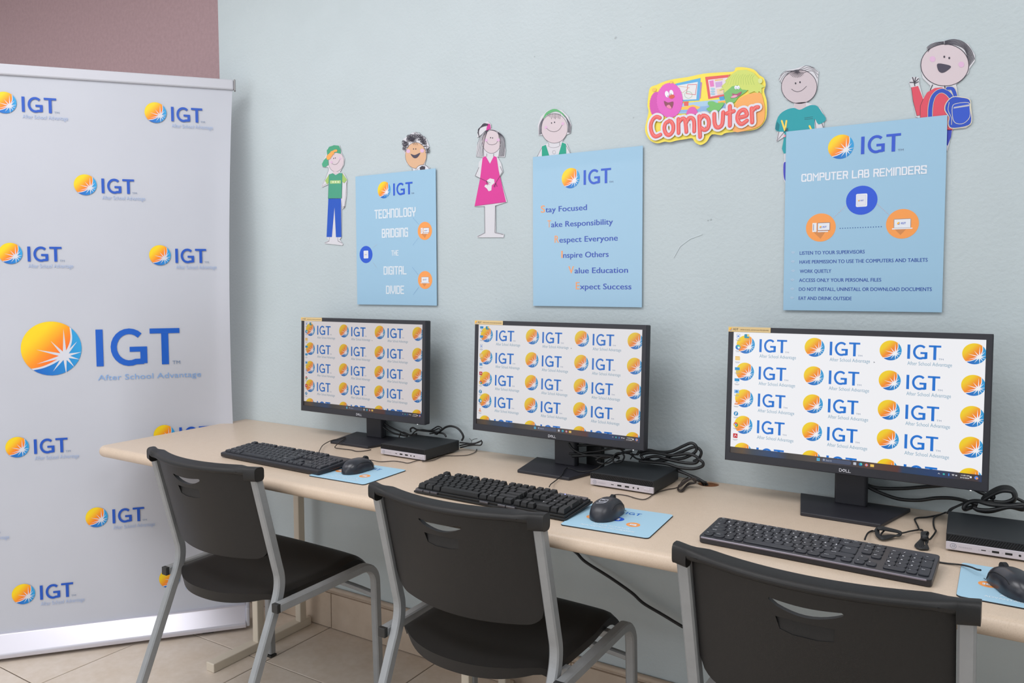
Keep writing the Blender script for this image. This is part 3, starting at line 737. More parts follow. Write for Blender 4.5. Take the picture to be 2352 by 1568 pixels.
def f(d):
    d.poly(W(c1, (206, 365), (235, 354), (262, 440), (206, 442)), rgb(22, 160, 132)); d.poly(W(c1, (352, 336), (380, 348), (382, 424), (325, 430)), rgb(22, 160, 132))
    for l in (((255, 340), (256, 362)), ((333, 335), (336, 358)), ((205, 375), (172, 440)), ((382, 360), (414, 420))): d.stroke(W(c1, *l), .0009, INK, up=False)
    d.stroke(so(W(c1, (250, 362), (270, 372), (296, 374), (322, 368), (340, 356))), .0008, rgb(150, 140, 150)); d.stroke(oval(c1, 294, 407, 11, 13), .0007, rgb(160, 155, 165), closed=True)
part(r, 'vest', f, 0)
# -- child in a teal shirt
r = cutout(W(c7, (38, 445), (50, 400), (110, 360), (190, 345), (260, 320), (330, 325), (395, 370), (392, 410), (385, 500), (355, 590), (285, 648), (350, 670), (410, 700), (465, 805), (440, 825), (445, 900), (445, 1000), (100, 1390), (78, 1340), (75, 1190), (85, 1180), (82, 1105), (84, 960), (18, 1002), (14, 995), (30, 905), (2, 885), (35, 770), (90, 715), (172, 690), (175, 660), (100, 620), (58, 530), (60, 470)),
           'paper child in teal shirt holding pencils, left of the poster with the list')
face_part(r, c7, 220, 508, 160, 152, ((188, 478), (228, 468)), ((152, 530), (180, 548), (215, 552), (250, 538), (286, 504)), skin=rgb(206, 192, 198), lw=.0016, er=7)
def f(d):
    for (x, y, x2, y2) in ((50, 410, 120, 368), (38, 445, 110, 375), (48, 465, 118, 385), (60, 480, 128, 392)): d.stroke(so(W(c7, (x, y), ((x + x2) / 2 - 4, (y + y2) / 2 - 14), (x2, y2), (205, 362))), .0007, INK, up=False)
    for (x, y, mx_, my) in ((360, 342, 290, 318), (388, 375, 320, 332), (390, 402, 330, 348), (385, 432, 340, 365)): d.stroke(so(W(c7, (205, 365), (250, my + 18), (mx_, my), (x, y))), .0007, INK, up=False)
    for i in range(11): a = math.radians(150 - i * 13); d.stroke(W(c7, (198, 368), (198 + 68 * math.cos(a), 372 + 55 * abs(math.sin(a)))), .0008, INK, up=False)
part(r, 'hair', f, 1)
def f(d):
    d.poly(W(c7, (178, 655), (280, 645), (284, 700), (230, 720), (176, 700)), rgb(206, 192, 198))
    d.poly(sm(W(c7, (170, 698), (225, 716), (285, 688), (335, 672), (385, 685), (425, 740), (462, 804), (395, 848), (362, 800), (360, 900), (362, 1000), (82, 1110), (88, 930), (38, 912), (4, 885), (30, 780), (90, 722)), 3), rgb(34, 158, 168))
    d.poly(W(c7, (20, 820), (45, 850), (36, 910), (4, 888)), rgb(10, 120, 132)); d.stroke(W(c7, (268, 788), (342, 780)), .0007, INK); d.stroke(W(c7, (268, 800), (342, 796)), .0007, INK)
    d.stroke(W(c7, (360, 800), (372, 900)), .0008, INK)
part(r, 'shirt', f, 0)
def f(d):
    for a, b in (((64, 815), (92, 900)), ((106, 815), (94, 900)), ((314, 862), (332, 900))): d.stroke(W(c7, a, b), .0042, rgb(246, 216, 96))
    for l in (((38, 912), (20, 995), (95, 905)), ((95, 905), (118, 880)), ((95, 905), (122, 895)), ((95, 905), (120, 910)), ((95, 905), (102, 878)), ((425, 835), (440, 880))): d.stroke(W(c7, *l), .0011, INK)
    d.poly(W(c7, (84, 940), (100, 940), (98, 962), (82, 962)), rgb(236, 150, 170))
part(r, 'pencils', f, 1)
def f(d): d.poly(sm(W(c7, (96, 1185), (80, 1200), (78, 1270), (84, 1330), (100, 1352), (130, 1300), (130, 1200))), rgb(72, 72, 190))
part(r, 'trousers', f, 0)
r2_ = W(c7, (0, 1620), (24, 1612), (24, 1624))
# -- child in a red shirt with a backpack
r = cutout(W(c7, (1368, 160), (1420, 115), (1520, 98), (1640, 82), (1740, 125), (1800, 220), (1800, 280), (1752, 345), (1740, 390), (1630, 490), (1640, 525), (1645, 590), (1755, 615), (1765, 680), (1780, 780), (1765, 850), (1720, 880), (1600, 892), (1552, 1090), (1500, 1000), (1310, 900), (1300, 790), (1270, 780), (1235, 600), (1222, 510), (1208, 470), (1240, 418), (1298, 425), (1300, 480), (1335, 610), (1385, 560), (1400, 500), (1330, 430), (1312, 330), (1330, 250), (1375, 190)),
           'paper child in red shirt with blue backpack above the rightmost poster')
face_part(r, c7, 1530, 314, 216, 188, ((1525, 240), (1570, 251)), None, cheeks=((1420, 260, 26), (1678, 309, 26)), mouth=((1462, 304), (1525, 306), (1586, 328), (1540, 372), (1500, 384), (1470, 360)), lw=.0019, er=8)
def f(d):
    for k in range(6): d.stroke(so(W(c7, (1530, 100 + k * 6), (1610, 84 + k * 9), (1700, 110 + k * 11), (1765 - k * 6, 180 + k * 12), (1795 - k * 9, 262 + k * 12))), .0013, INK, up=False)
    for k in range(4): d.stroke(so(W(c7, (1520, 104 + k * 6), (1455, 112 + k * 9), (1400, 132 + k * 11), (1370 + k * 3, 158 + k * 12))), .0012, INK, up=False)
part(r, 'hair', f, 1)
def f(d):
    for l in (((1260, 500), (1255, 470), (1216, 470)), ((1256, 475), (1240, 425)), ((1256, 475), (1268, 424)), ((1256, 475), (1292, 436)), ((1258, 480), (1292, 464)), ((1420, 492), (1398, 540)), ((1528, 500), (1532, 520))): d.stroke(W(c7, *l), .0018, INK, up=False)
part(r, 'hand_lines', f, 1)
REDS = rgb(222, 78, 98)
def f(d):
    d.poly(W(c7, (1228, 515), (1290, 502), (1335, 620), (1370, 560), (1440, 520), (1500, 514), (1570, 540), (1600, 620), (1580, 760), (1600, 900), (1310, 900), (1308, 765), (1278, 770), (1245, 640)), REDS)
    d.stroke(W(c7, (1228, 515), (1245, 640), (1278, 770), (1308, 765)), .0008, INK); d.stroke(W(c7, (1335, 620), (1310, 680), (1308, 790)), .0008, INK)
part(r, 'shirt', f, 0)
def f(d):
    bl, ye = rgb(40, 78, 188), rgb(222, 214, 190)
    s1 = so(W(c7, (1398, 800), (1400, 700), (1420, 610), (1460, 560), (1510, 545), (1560, 570), (1600, 620)))
    d.stroke(s1, .0105, ye); d.stroke(s1, .0085, bl)
    s1 = so(W(c7, (1555, 524), (1600, 530), (1625, 590))); d.stroke(s1, .009, ye); d.stroke(s1, .0072, bl)
    o = sm(W(c7, (1545, 660), (1600, 605), (1680, 608), (1750, 628), (1758, 700), (1768, 790), (1755, 845), (1690, 870), (1590, 878), (1565, 840), (1572, 780), (1535, 720)), 3)
    d.poly(grow(o, .0018), ye); d.poly(o, bl)
    o = sm(W(c7, (1600, 690), (1640, 662), (1740, 655), (1752, 700), (1752, 780), (1700, 835), (1640, 838), (1606, 800)), 3); d.poly(grow(o, .0012), ye); d.poly(o, rgb(44, 84, 200))
    d.poly(W(c7, (1608, 706), (1612, 692), (1750, 668), (1750, 684)), rgb(190, 190, 200))
    d.stroke(so(W(c7, (1570, 650), (1560, 720), (1590, 790), (1590, 850))), .001, ye)
part(r, 'backpack', f, 1)
def f(d): d.poly(W(c7, (1500, 890), (1595, 890), (1585, 960), (1555, 1040), (1500, 980)), rgb(52, 66, 180)); d.poly(W(c7, (1520, 880), (1595, 880), (1595, 895), (1520, 895)), REDS)
part(r, 'trousers', f, 0)
# -- the big lettered sign
OUTS = sm(W(cs, (32, 1230), (60, 1080), (95, 920), (75, 820), (90, 640), (125, 490), (240, 440), (380, 380), (560, 335), (800, 300), (1080, 240), (1400, 215), (1620, 200), (1665, 130), (1830, 128), (1990, 170), (2090, 270), (2165, 320), (2200, 440), (2170, 560), (2215, 720), (2220, 930), (2190, 1080), (2080, 1210), (1900, 1265), (1500, 1300), (1400, 1345), (1230, 1330), (1140, 1460), (1030, 1520), (930, 1470), (880, 1400), (760, 1415), (600, 1440), (480, 1470), (380, 1460), (260, 1490), (140, 1450), (60, 1350)), 3)
sg = cutout(OUTS, 'colourful cut-out sign reading Computer in red bubble letters', 'sign', base=.006, lift=.0016, group=None)
def SB(layer): return Draw(wmap(.0078 + layer * .0005))
def sp(name, fn, layer=0): d = SB(layer); fn(d); return d.make(name, GLOSS, sg)
YB = rgb(246, 224, 74)
sp('yellow_ground', lambda d: d.poly(OUTS, YB))
def f(d):
    d.poly(W(cs, (580, 420), (1030, 318), (1010, 720), (600, 745)), rgb(84, 172, 224)); d.poly(W(cs, (1030, 390), (1056, 400), (1030, 680), (1008, 690)), rgb(180, 130, 196)); d.poly(W(cs, (606, 455), (982, 388), (955, 700), (620, 715)), rgb(228, 226, 228))
    d.stroke(W(cs, (800, 440), (962, 436), (940, 618), (778, 600)), .0014, rgb(208, 90, 110), closed=True); d.stroke(oval(cs, 812, 622, 68, 60), .0010, rgb(140, 190, 150), closed=True)
    d.stroke(W(cs, (640, 465), (830, 490), (700, 590)), .0010, rgb(226, 170, 130))
    d.poly(W(cs, (730, 745), (815, 740), (815, 820), (735, 820)), rgb(228, 92, 84)); d.poly(W(cs, (640, 850), (900, 800), (1030, 840), (980, 880), (680, 890)), rgb(250, 196, 74))
part_ = sp('blue_screen', f, 1)
def f(d):
    d.poly(W(cs, (1112, 300), (1560, 258), (1520, 640), (1170, 695)), rgb(226, 84, 84)); d.poly(W(cs, (1165, 352), (1520, 310), (1500, 600), (1210, 655)), rgb(228, 214, 226))
    d.poly(W(cs, (1185, 372), (1262, 360), (1275, 470), (1205, 478)), rgb(226, 120, 190)); d.poly(W(cs, (1285, 348), (1432, 332), (1430, 355), (1290, 374)), rgb(232, 196, 120)); d.poly(W(cs, (1293, 398), (1420, 380), (1420, 470), (1308, 490)), rgb(200, 160, 214))
    for y in (515, 560, 605): d.poly(oval(cs, 1250, y, 42, 18), rgb(160, 200, 220))
    d.poly(W(cs, (1320, 520), (1450, 500), (1440, 600), (1335, 615)), rgb(238, 206, 176)); d.poly(W(cs, (1365, 660), (1450, 645), (1465, 710), (1380, 722)), rgb(64, 156, 214))
sp('red_screen', f, 1)
def f(d):
    d.poly(W(cs, (660, 780), (1480, 690), (1500, 930), (600, 960)), rgb(168, 202, 228)); d.poly(W(cs, (820, 850), (1480, 790), (1480, 880), (600, 950), (620, 900)), rgb(140, 178, 222)); d.poly(W(cs, (1340, 740), (1480, 720), (1480, 770), (1360, 790)), rgb(250, 186, 66))
sp('desk_picture', f, 2)
def shag(cx, cy, rx, ry, n, amp, sd):
    random.seed(sd); o = []
    for i in range(n):
        a = 2 * PI * i / n; k = 1 + (amp if i % 2 else -amp * .3) * random.uniform(.4, 1); o.append((cx + rx * k * math.cos(a), cy + ry * k * math.sin(a)))
    return o
def f(d):
    c_ = lambda x, y: rgb(226, 82, 190)
    d.poly(W(cs, *shag(245, 800, 125, 230, 60, .05, 1)), rgb(212, 72, 176)); d.poly(W(cs, *shag(480, 720, 230, 310, 90, .05, 2)), rgb(226, 90, 192))
    for x, y, q in ((200, 530, 40), (505, 395, 30)): d.poly(oval(cs, x, y, q, q * .8), rgb(240, 196, 80))
    for x, y in ((430, 610), (510, 590)): d.poly(oval(cs, x, y, 36, 58, rot=-.2), rgb(238, 238, 244))
    for x, y in ((447, 645), (503, 610)): d.poly(oval(cs, x, y, 8, 9), INK)
    d.poly(oval(cs, 518, 655, 50, 36, rot=-.3), rgb(216, 84, 60)); d.poly(sm(W(cs, (378, 732), (450, 762), (545, 745), (520, 860), (470, 868), (400, 820)), 3), rgb(140, 60, 84)); d.poly(sm(W(cs, (420, 830), (470, 800), (515, 862), (470, 870)), 3), rgb(236, 130, 170))
    d.poly(sm(W(cs, (780, 980), (800, 900), (850, 845), (920, 840), (960, 890), (985, 960), (900, 980)), 3), rgb(222, 90, 176))
sp('pink_creature', f, 3)
def f(d):
    d.poly(sm(W(cs, (1640, 830), (1700, 720), (1830, 630), (2000, 590), (2110, 590), (2160, 720), (2190, 900), (2170, 1080), (2080, 1190), (1900, 1250), (1620, 1280), (1600, 1000)), 3), rgb(246, 172, 92))
    d.poly(sm(W(cs, (1490, 760), (1450, 560), (1520, 440), (1700, 380), (1900, 440), (1860, 560), (1720, 660), (1640, 760), (1560, 790)), 3), rgb(116, 186, 104))
    hair = W(cs, (1365, 545), (1440, 480), (1400, 475), (1500, 390), (1470, 370), (1590, 260), (1700, 185), (1850, 175), (1990, 230), (2080, 330), (2100, 420), (2190, 480), (2130, 500), (2130, 600), (2080, 560), (2060, 600), (2000, 560), (1900, 600), (1890, 540), (1780, 530), (1700, 450), (1600, 470), (1520, 540), (1460, 590), (1450, 520), (1400, 540))
    d.poly(hair, rgb(206, 218, 106))
    for i in range(12): x = 1560 + i * 40; d.stroke(so(W(cs, (x, 250 + (i % 3) * 10), (x - 40, 330), (x - 90 + i * 8, 440))), .0010, rgb(180, 204, 96), up=False)
    for x, y in ((1668, 492), (1712, 492)): d.poly(oval(cs, x, y, 27, 33), rgb(234, 236, 246)); d.poly(oval(cs, x + 4, y + 10, 6, 7), INK)
    d.poly(sm(W(cs, (1600, 600), (1680, 610), (1770, 565), (1740, 630), (1660, 672), (1570, 680), (1610, 640)), 3), rgb(170, 80, 110)); d.poly(sm(W(cs, (1575, 670), (1640, 630), (1700, 640), (1650, 675)), 3), rgb(236, 160, 190))
    d.poly(oval(cs, 2105, 375, 40, 46), rgb(214, 226, 150))
    d.poly(sm(W(cs, (1145, 870), (1200, 830), (1165, 790), (1180, 745), (1260, 740), (1330, 770), (1460, 765), (1400, 870), (1340, 920), (1200, 920), (1150, 890)), 3), rgb(112, 190, 100))
sp('green_creature', f, 4)
LET = [[(310, 1040), (250, 1020), (190, 1060), (150, 1150), (150, 1250), (185, 1340), (240, 1372), (320, 1340)], [(475, 1095), (410, 1140), (390, 1230), (420, 1320), (480, 1345), (540, 1280), (550, 1180), (515, 1110), (475, 1095)],
       [(640, 1060), (645, 1310)], [(645, 1130), (700, 1060), (760, 1080), (785, 1290)], [(780, 1130), (830, 1045), (895, 1050), (925, 1120), (925, 1280)],
       [(1015, 1010), (1030, 1380)], [(1025, 1080), (1080, 1000), (1160, 1030), (1190, 1120), (1170, 1220), (1110, 1255), (1050, 1220)], [(1285, 970), (1290, 1120), (1320, 1200), (1380, 1205), (1430, 1140), (1445, 940)], [(1440, 940), (1455, 1210)],
       [(1565, 830), (1565, 1180)], [(1510, 960), (1635, 920)], [(1710, 1040), (1860, 1000), (1850, 920), (1800, 895), (1730, 940), (1700, 1030), (1720, 1110), (1780, 1150), (1870, 1090)], [(1955, 870), (1965, 1120)], [(1965, 920), (2020, 860), (2070, 850)]]
LET = [l for i, l in enumerate(LET) if i != 8]
SL = [so(W(cs, *l)) for l in LET]
def isring(l): return math.hypot(l[0][0] - l[-1][0], l[0][1] - l[-1][1]) < 1e-6
sp('letter_border', lambda d: [d.stroke(l, .0215, rgb(224, 222, 232), up=False, closed=isring(l)) for l in SL], 9)
def f(d):
    for l in SL: d.stroke(l, .0105, rgb(222, 66, 70), up=False, closed=isring(l))
    d.L += 1
    for l in SL: d.stroke(l, .0088, rgb(240, 96, 92), up=False, closed=isring(l))
    d.L += 1
    for l in SL: d.stroke([(a + .0014, b + .0006) for a, b in l], .0014, rgb(246, 150, 140), up=False)
sp('lettering', f, 10)

# ================================================================== monitors
SW, SH = .5313, .29886
def logo_proto(): pass
def monitor(idx, xc, yc, a, tilt, zb, label, icons):
    r = empty('computer_monitor', (xc, yc, DZ), a, label=label, cat='monitor', group='black monitors on the desk')
    # base and neck
    bm = BM(); prism(bm, [(-.084, -.085), (.084, -.085), (.123, .085), (-.123, .085)], 0, .009, bev=.002); mk('stand_base', bm, MONB, r)
    bm = BM(); prism(bm, [(-.033, .038), (.033, .038), (.037, .048), (.033, .066), (-.033, .066), (-.037, .048)], .008, .235, bev=.003); mk('stand_neck', bm, MONB, r)
    T = Matrix.Translation((0, -.030, zb - DZ)) @ Matrix.Rotation(-tilt, 4, 'X')
    x0, x1, z0, z1 = -SW / 2 - .0125, SW / 2 + .0125, -.0195, SH + .0125
    bm = BM(); box(bm, x0, x1, .006, .026, z0, z1, bev=.003, Mx=T); box(bm, x0 + .06, x1 - .06, .02, .062, z0 + .035, z1 - .07, bev=.014, Mx=T)
    mk('rear_housing', bm, MONB, r)
    bm = BM(); b = BM()
    def ring(xa, xb, za, zb_, y): return [b.verts.new(p) for p in ((xa, y, za), (xb, y, za), (xb, y, zb_), (xa, y, zb_))]
    R0 = ring(x0, x1, z0, z1, .008); R1 = ring(x0, x1, z0, z1, -.0005); R2 = ring(x0 + .0015, x1 - .0015, z0 + .0015, z1 - .0015, -.002)
    R3 = ring(-SW / 2, SW / 2, 0, SH, -.002); R4 = ring(-SW / 2, SW / 2, 0, SH, .002)
    for A, B in ((R0, R1), (R1, R2), (R2, R3), (R3, R4)):
        for j in range(4): b.faces.new((A[j], A[(j + 1) % 4], B[(j + 1) % 4], B[j]))
    b.transform(T); add(bm, b); bezel = mk('bezel', bm, MONB, r)
    bm = BM(); box(bm, -SW / 2 - .001, SW / 2 + .001, .0014, .004, -.001, SH + .001, Mx=T); mk('screen_panel', bm, DARK, r)
    # picture on the screen
    def sm_map(u, v, h): p = T @ Vector((u - SW / 2, .0013 - h, v)); return (p.x, p.y, p.z)
    d = Draw(sm_map, clip=(0, SW, 0, SH)); wc = rgb(252, 252, 254)
    d.rect(0, SW, 0, SH, wc)
    for cu in (.057, .359, .661, .961):
        for cv in (.899, .676, .456, .238, .016):
            d.logo(cu * SW, cv * SH, .0222, wc, rgb(132, 172, 196), ix=1.50, blue=rgb(0, 116, 214)); d.L -= 7
    d.L += 9
    # desktop icons down the left side
    ic = [rgb(196, 216, 240), rgb(34, 150, 190), rgb(250, 206, 120), rgb(30, 160, 214), rgb(40, 150, 220), rgb(120, 184, 232), rgb(244, 130, 90), rgb(24, 140, 200), rgb(226, 84, 60), rgb(214, 30, 44)]
    random.seed(idx)
    order = list(range(10))
    for k in order:
        v = (.966 - k * .0915) * SH; u = .0115; kind = icons[k]
        if kind == 'bin': d.stroke([(u - .004, v + .005), (u - .003, v - .005), (u + .003, v - .005), (u + .004, v + .005)], .001, rgb(150, 180, 220), closed=True); d.ell(u, v, .002, .002, rgb(30, 120, 220))
        elif kind == 'swirl': d.ell(u, v, .0062, .0062, rgb(20, 120, 200)); d.ell(u + .0015, v + .002, .004, .003, rgb(80, 210, 170)); d.ell(u + .002, v - .001, .0028, .0026, rgb(240, 246, 250))
        elif kind == 'folder': d.rect(u - .006, u + .005, v - .004, v + .005, rgb(236, 186, 92)); d.rect(u - .006, u + .006, v - .005, v + .0035, rgb(252, 214, 132))
        elif kind == 'pc': d.rect(u - .006, u + .006, v - .002, v + .005, rgb(24, 150, 210)); d.rect(u - .003, u + .003, v - .005, v - .004, rgb(60, 150, 190))
        elif kind == 'help': d.ell(u, v, .0055, .0055, rgb(20, 140, 196)); d.text('?', u - .002, v - .0035, .004, wc, h=.007, off=.02)
        elif kind == 'wheel':
            for q, cc in enumerate((rgb(220, 60, 50), rgb(250, 200, 40), rgb(60, 160, 80))): d.poly([(u, v)] + [(u + .0058 * math.cos(PI * 2 / 3 * q + .5 + i * .26), v + .0058 * math.sin(PI * 2 / 3 * q + .5 + i * .26)) for i in range(9)], cc)
            d.ell(u, v, .0025, .0025, wc); d.ell(u, v, .002, .002, rgb(50, 120, 230))
        elif kind == 'red': d.rect(u - .0055, u + .0055, v - .0055, v + .0055, rgb(206, 22, 38), r=.0012); d.stroke([(u - .003, v - .003), (u, v + .003), (u + .0005, v), (u + .0035, v - .001)], .001, wc)
        elif kind == 'cone': d.poly([(u - .005, v - .005), (u + .005, v - .005), (u, v + .0055)], rgb(240, 130, 60)); d.rect(u - .0032, u + .0032, v - .002, v, wc)
        else: d.rect(u - .006, u + .006, v - .0045, v + .0045, rgb(150, 200, 240)); d.ell(u, v, .003, .003, rgb(40, 130, 210))
        d.rect(u - .006, u + .006, v - .0098, v - .0088, rgb(150, 152, 160)); d.rect(u - .004, u + .004, v - .0118, v - .011, rgb(170, 172, 178))
    u, v = .0325, .968 * SH; d.rect(u - .006, u + .006, v - .005, v + .005, rgb(40, 150, 180), r=.002); d.rect(u + .001, u + .006, v - .001, v + .005, rgb(244, 214, 120)); d.rect(u - .006, u + .006, v - .0098, v - .0088, rgb(240, 190, 150))
    # task bar
    tb = .0495 * SH; d.L += 1
    stops = [(0, rgb(64, 56, 52)), (.055, rgb(92, 72, 50)), (.10, rgb(58, 66, 78)), (.2, rgb(34, 66, 110)), (.26, rgb(60, 58, 56)), (.36, rgb(84, 74, 68)), (.5, rgb(60, 58, 66)), (.62, rgb(84, 62, 52)), (.70, rgb(90, 52, 44)), (.72, rgb(40, 62, 92)), (.84, rgb(34, 62, 108)), (.92, rgb(56, 52, 58)), (.985, rgb(70, 54, 52)), (1, rgb(30, 60, 104))]
    for (a_, ca), (b_, cb) in zip(stops, stops[1:]):
        q = [(a_ * SW, 0), (b_ * SW, 0), (b_ * SW, tb), (a_ * SW, tb)]
        d.tri(q[0], q[1], q[2], ca, cb, cb); d.tri(q[0], q[2], q[3], ca, cb, ca)
    v = .0265 * SH; g = .003
    for dx in (-g / 2 - .0003, g / 2 + .0003):
        for dz in (-g / 2 - .0003, g / 2 + .0003): d.rect(.389 * SW + dx - g / 2, .389 * SW + dx + g / 2, v + dz - g / 2, v + dz + g / 2, rgb(84, 196, 240))
    d.rect(.403 * SW, .523 * SW, v - .0045, v + .0045, rgb(74, 84, 110), r=.0044); d.ell(.412 * SW, v + .0006, .0018, .0018, wc); d.ell(.412 * SW, v + .0006, .0012, .0012, rgb(74, 84, 110)); d.text('Search', .4205 * SW, v - .0015, .0125, rgb(190, 196, 210), h=.0034)
    d.rect(.537 * SW - .003, .537 * SW + .003, v - .003, v + .003, rgb(200, 204, 214)); d.ell(.560 * SW, v, .0037, .0037, rgb(20, 130, 190)); d.ell(.5605 * SW + .001, v + .001, .002, .002, rgb(90, 220, 190))
    d.ell(.583 * SW, v, .0035, .0035, rgb(214, 90, 60)); d.ell(.583 * SW, v, .0019, .0019, rgb(240, 240, 250)); d.ell(.583 * SW, v, .0013, .0013, rgb(60, 120, 220)); d.rect(.605 * SW - .0038, .605 * SW + .0038, v - .0028, v + .0030, rgb(250, 206, 96))
    d.stroke([(.849 * SW, v - .001), (.852 * SW, v + .001), (.855 * SW, v - .001)], .0006, wc); d.rect(.866 * SW, .873 * SW, v - .0018, v + .0016, rgb(60, 190, 180)); d.rect(.885 * SW, .889 * SW, v - .0028, v + .0028, rgb(70, 140, 230), r=.001)
    for k in (0, 1, 2): d.stroke([(.902 * SW + (.0032 - .0012 * k) * math.cos(t_), v - .0016 + (.0032 - .0012 * k) * math.sin(t_)) for t_ in [PI * .25 + PI * .5 * i / 5 for i in range(6)]], .0006, wc, up=(k == 0))
    d.rect(.913 * SW - .0016, .913 * SW + .0016, v - .0012, v + .0012, rgb(220, 222, 230))
    d.text('11:00 AM', .930 * SW, v + .0008, .0150, wc, h=.0026, off=.01); d.text('5/15/2024', .927 * SW, v - .0042, .0165, wc, h=.0026, off=.01)
    d.ell(.963 * SW, v, .0018, .0022, wc); d.ell(.982 * SW, v, .0036, .0036, rgb(90, 140, 240)); d.ell(.984 * SW, v - .001, .002, .002, rgb(250, 160, 70))
    d.poly([(.598 * SW, .812 * SH), (.598 * SW, .798 * SH), (.6005 * SW, .802 * SH), (.6045 * SW, .803 * SH)], rgb(150, 150, 160))
    scr_ = d.make('screen_image', SCR[idx], r, step=.000012, local=True, label='lit desktop picture with rows of sun logos')
    # sticker over the top left corner of the bezel
    bm = BM(); box(bm, -SW / 2 - .0125, -SW / 2 + .090, -.0027, -.0019, SH + .0005, SH + .0128, Mx=T)
    mk('sticker', bm, mat('sticker_tan', rgb(222, 194, 140), .5), r, label='tan paper sticker along the top left bezel')
    def st_map(u, v, h): p = T @ Vector((u - SW / 2, -.0028 - h, v)); return (p.x, p.y, p.z)
    d = Draw(st_map); d.sun(-.0065, SH + .0067, .0036, rgb(236, 200, 140)); d.text('IGT', .0005, SH + .0042, .012, rgb(70, 66, 62), h=.0052, off=.01); d.text('AFTER SCHOOL ADVANTAGE PROGRAMME', .0175, SH + .0048, .068, rgb(120, 100, 70), h=.0026, off=.008)
    d.make('sticker_print', PRINT, r, step=.00003, local=True)
    # maker's name on the chin
    d = Draw(st_map); c_ = rgb(214, 214, 222); x, z, h = .4775 * SW, -.0132, .0064; wd = .0052; k = .0011
    d.stroke([(x, z), (x, z + h), (x + wd * .6, z + h), (x + wd, z + h * .65), (x + wd, z + h * .35), (x + wd * .6, z)], k, c_, closed=True)
    x += wd + .0012; q = [(x + .001, z + h * .1), (x + .0055, z + h * .62)]; o_ = .0016
    for i in range(3): d.stroke([(x + i * o_ * .5, z + h * (.50 + i * .2)), (x + .0034 + i * o_ * .9, z + h * (.95 - .05 * i) - h * .0), ], k * .7, c_, up=False)
    d.stroke([(x, z + h * .5), (x + .0032, z + h * .02), (x + .0062, z + h * .45)], k, c_); d.stroke([(x, z + h * .5), (x + .0032, z + h * .98), (x + .0058, z + h * .6)], k, c_)
    x += .0080
    for i in range(2): d.stroke([(x + i * .0056, z + h), (x + i * .0056, z), (x + .0044 + i * .0056, z)], k, c_, cap=False)
    d.make('maker_name', PRINT, r, step=.00003, local=True)
    bm = BM(); cyl(bm, T @ Vector((.464 * SW, .002, -.0200)), .0016, .0018, k=10); mk('power_light', bm, LEDWM, r, label='tiny white power light')
    return r
LEDWM = mat('power_light_white', (1, 1, 1), .4)
LEDWM.node_tree.nodes['Principled BSDF'].inputs['Emission Color'].default_value = (1, 1, 1, 1); LEDWM.node_tree.nodes['Principled BSDF'].inputs['Emission Strength'].default_value = 1.6
ICA = ['bin', 'swirl', 'folder', 'pc', 'pc', 'x', 'cone', 'help', 'wheel', 'red']
ICB = ['pc', 'pc', 'bin', 'folder', 'x', 'red', 'wheel', 'help', 'swirl', 'cone']
ICC = ['bin', 'swirl', 'folder', 'pc', 'pc', 'x', 'bin', 'wheel', 'red', 'help']
monitor(1, .4420, -.088, -.0025, .030, .8480, 'smallest-looking monitor, at the left end of the desk nearest the banner', ICC)
monitor(2, 1.1915, -.109, -.0316, .045, .8545, 'middle monitor, under the poster with six orange initial letters', ICB)
monitor(3, 1.9575, -.118, -.0314, .052, .8555, 'largest-looking monitor, at the right above the rounded-key keyboard', ICA)

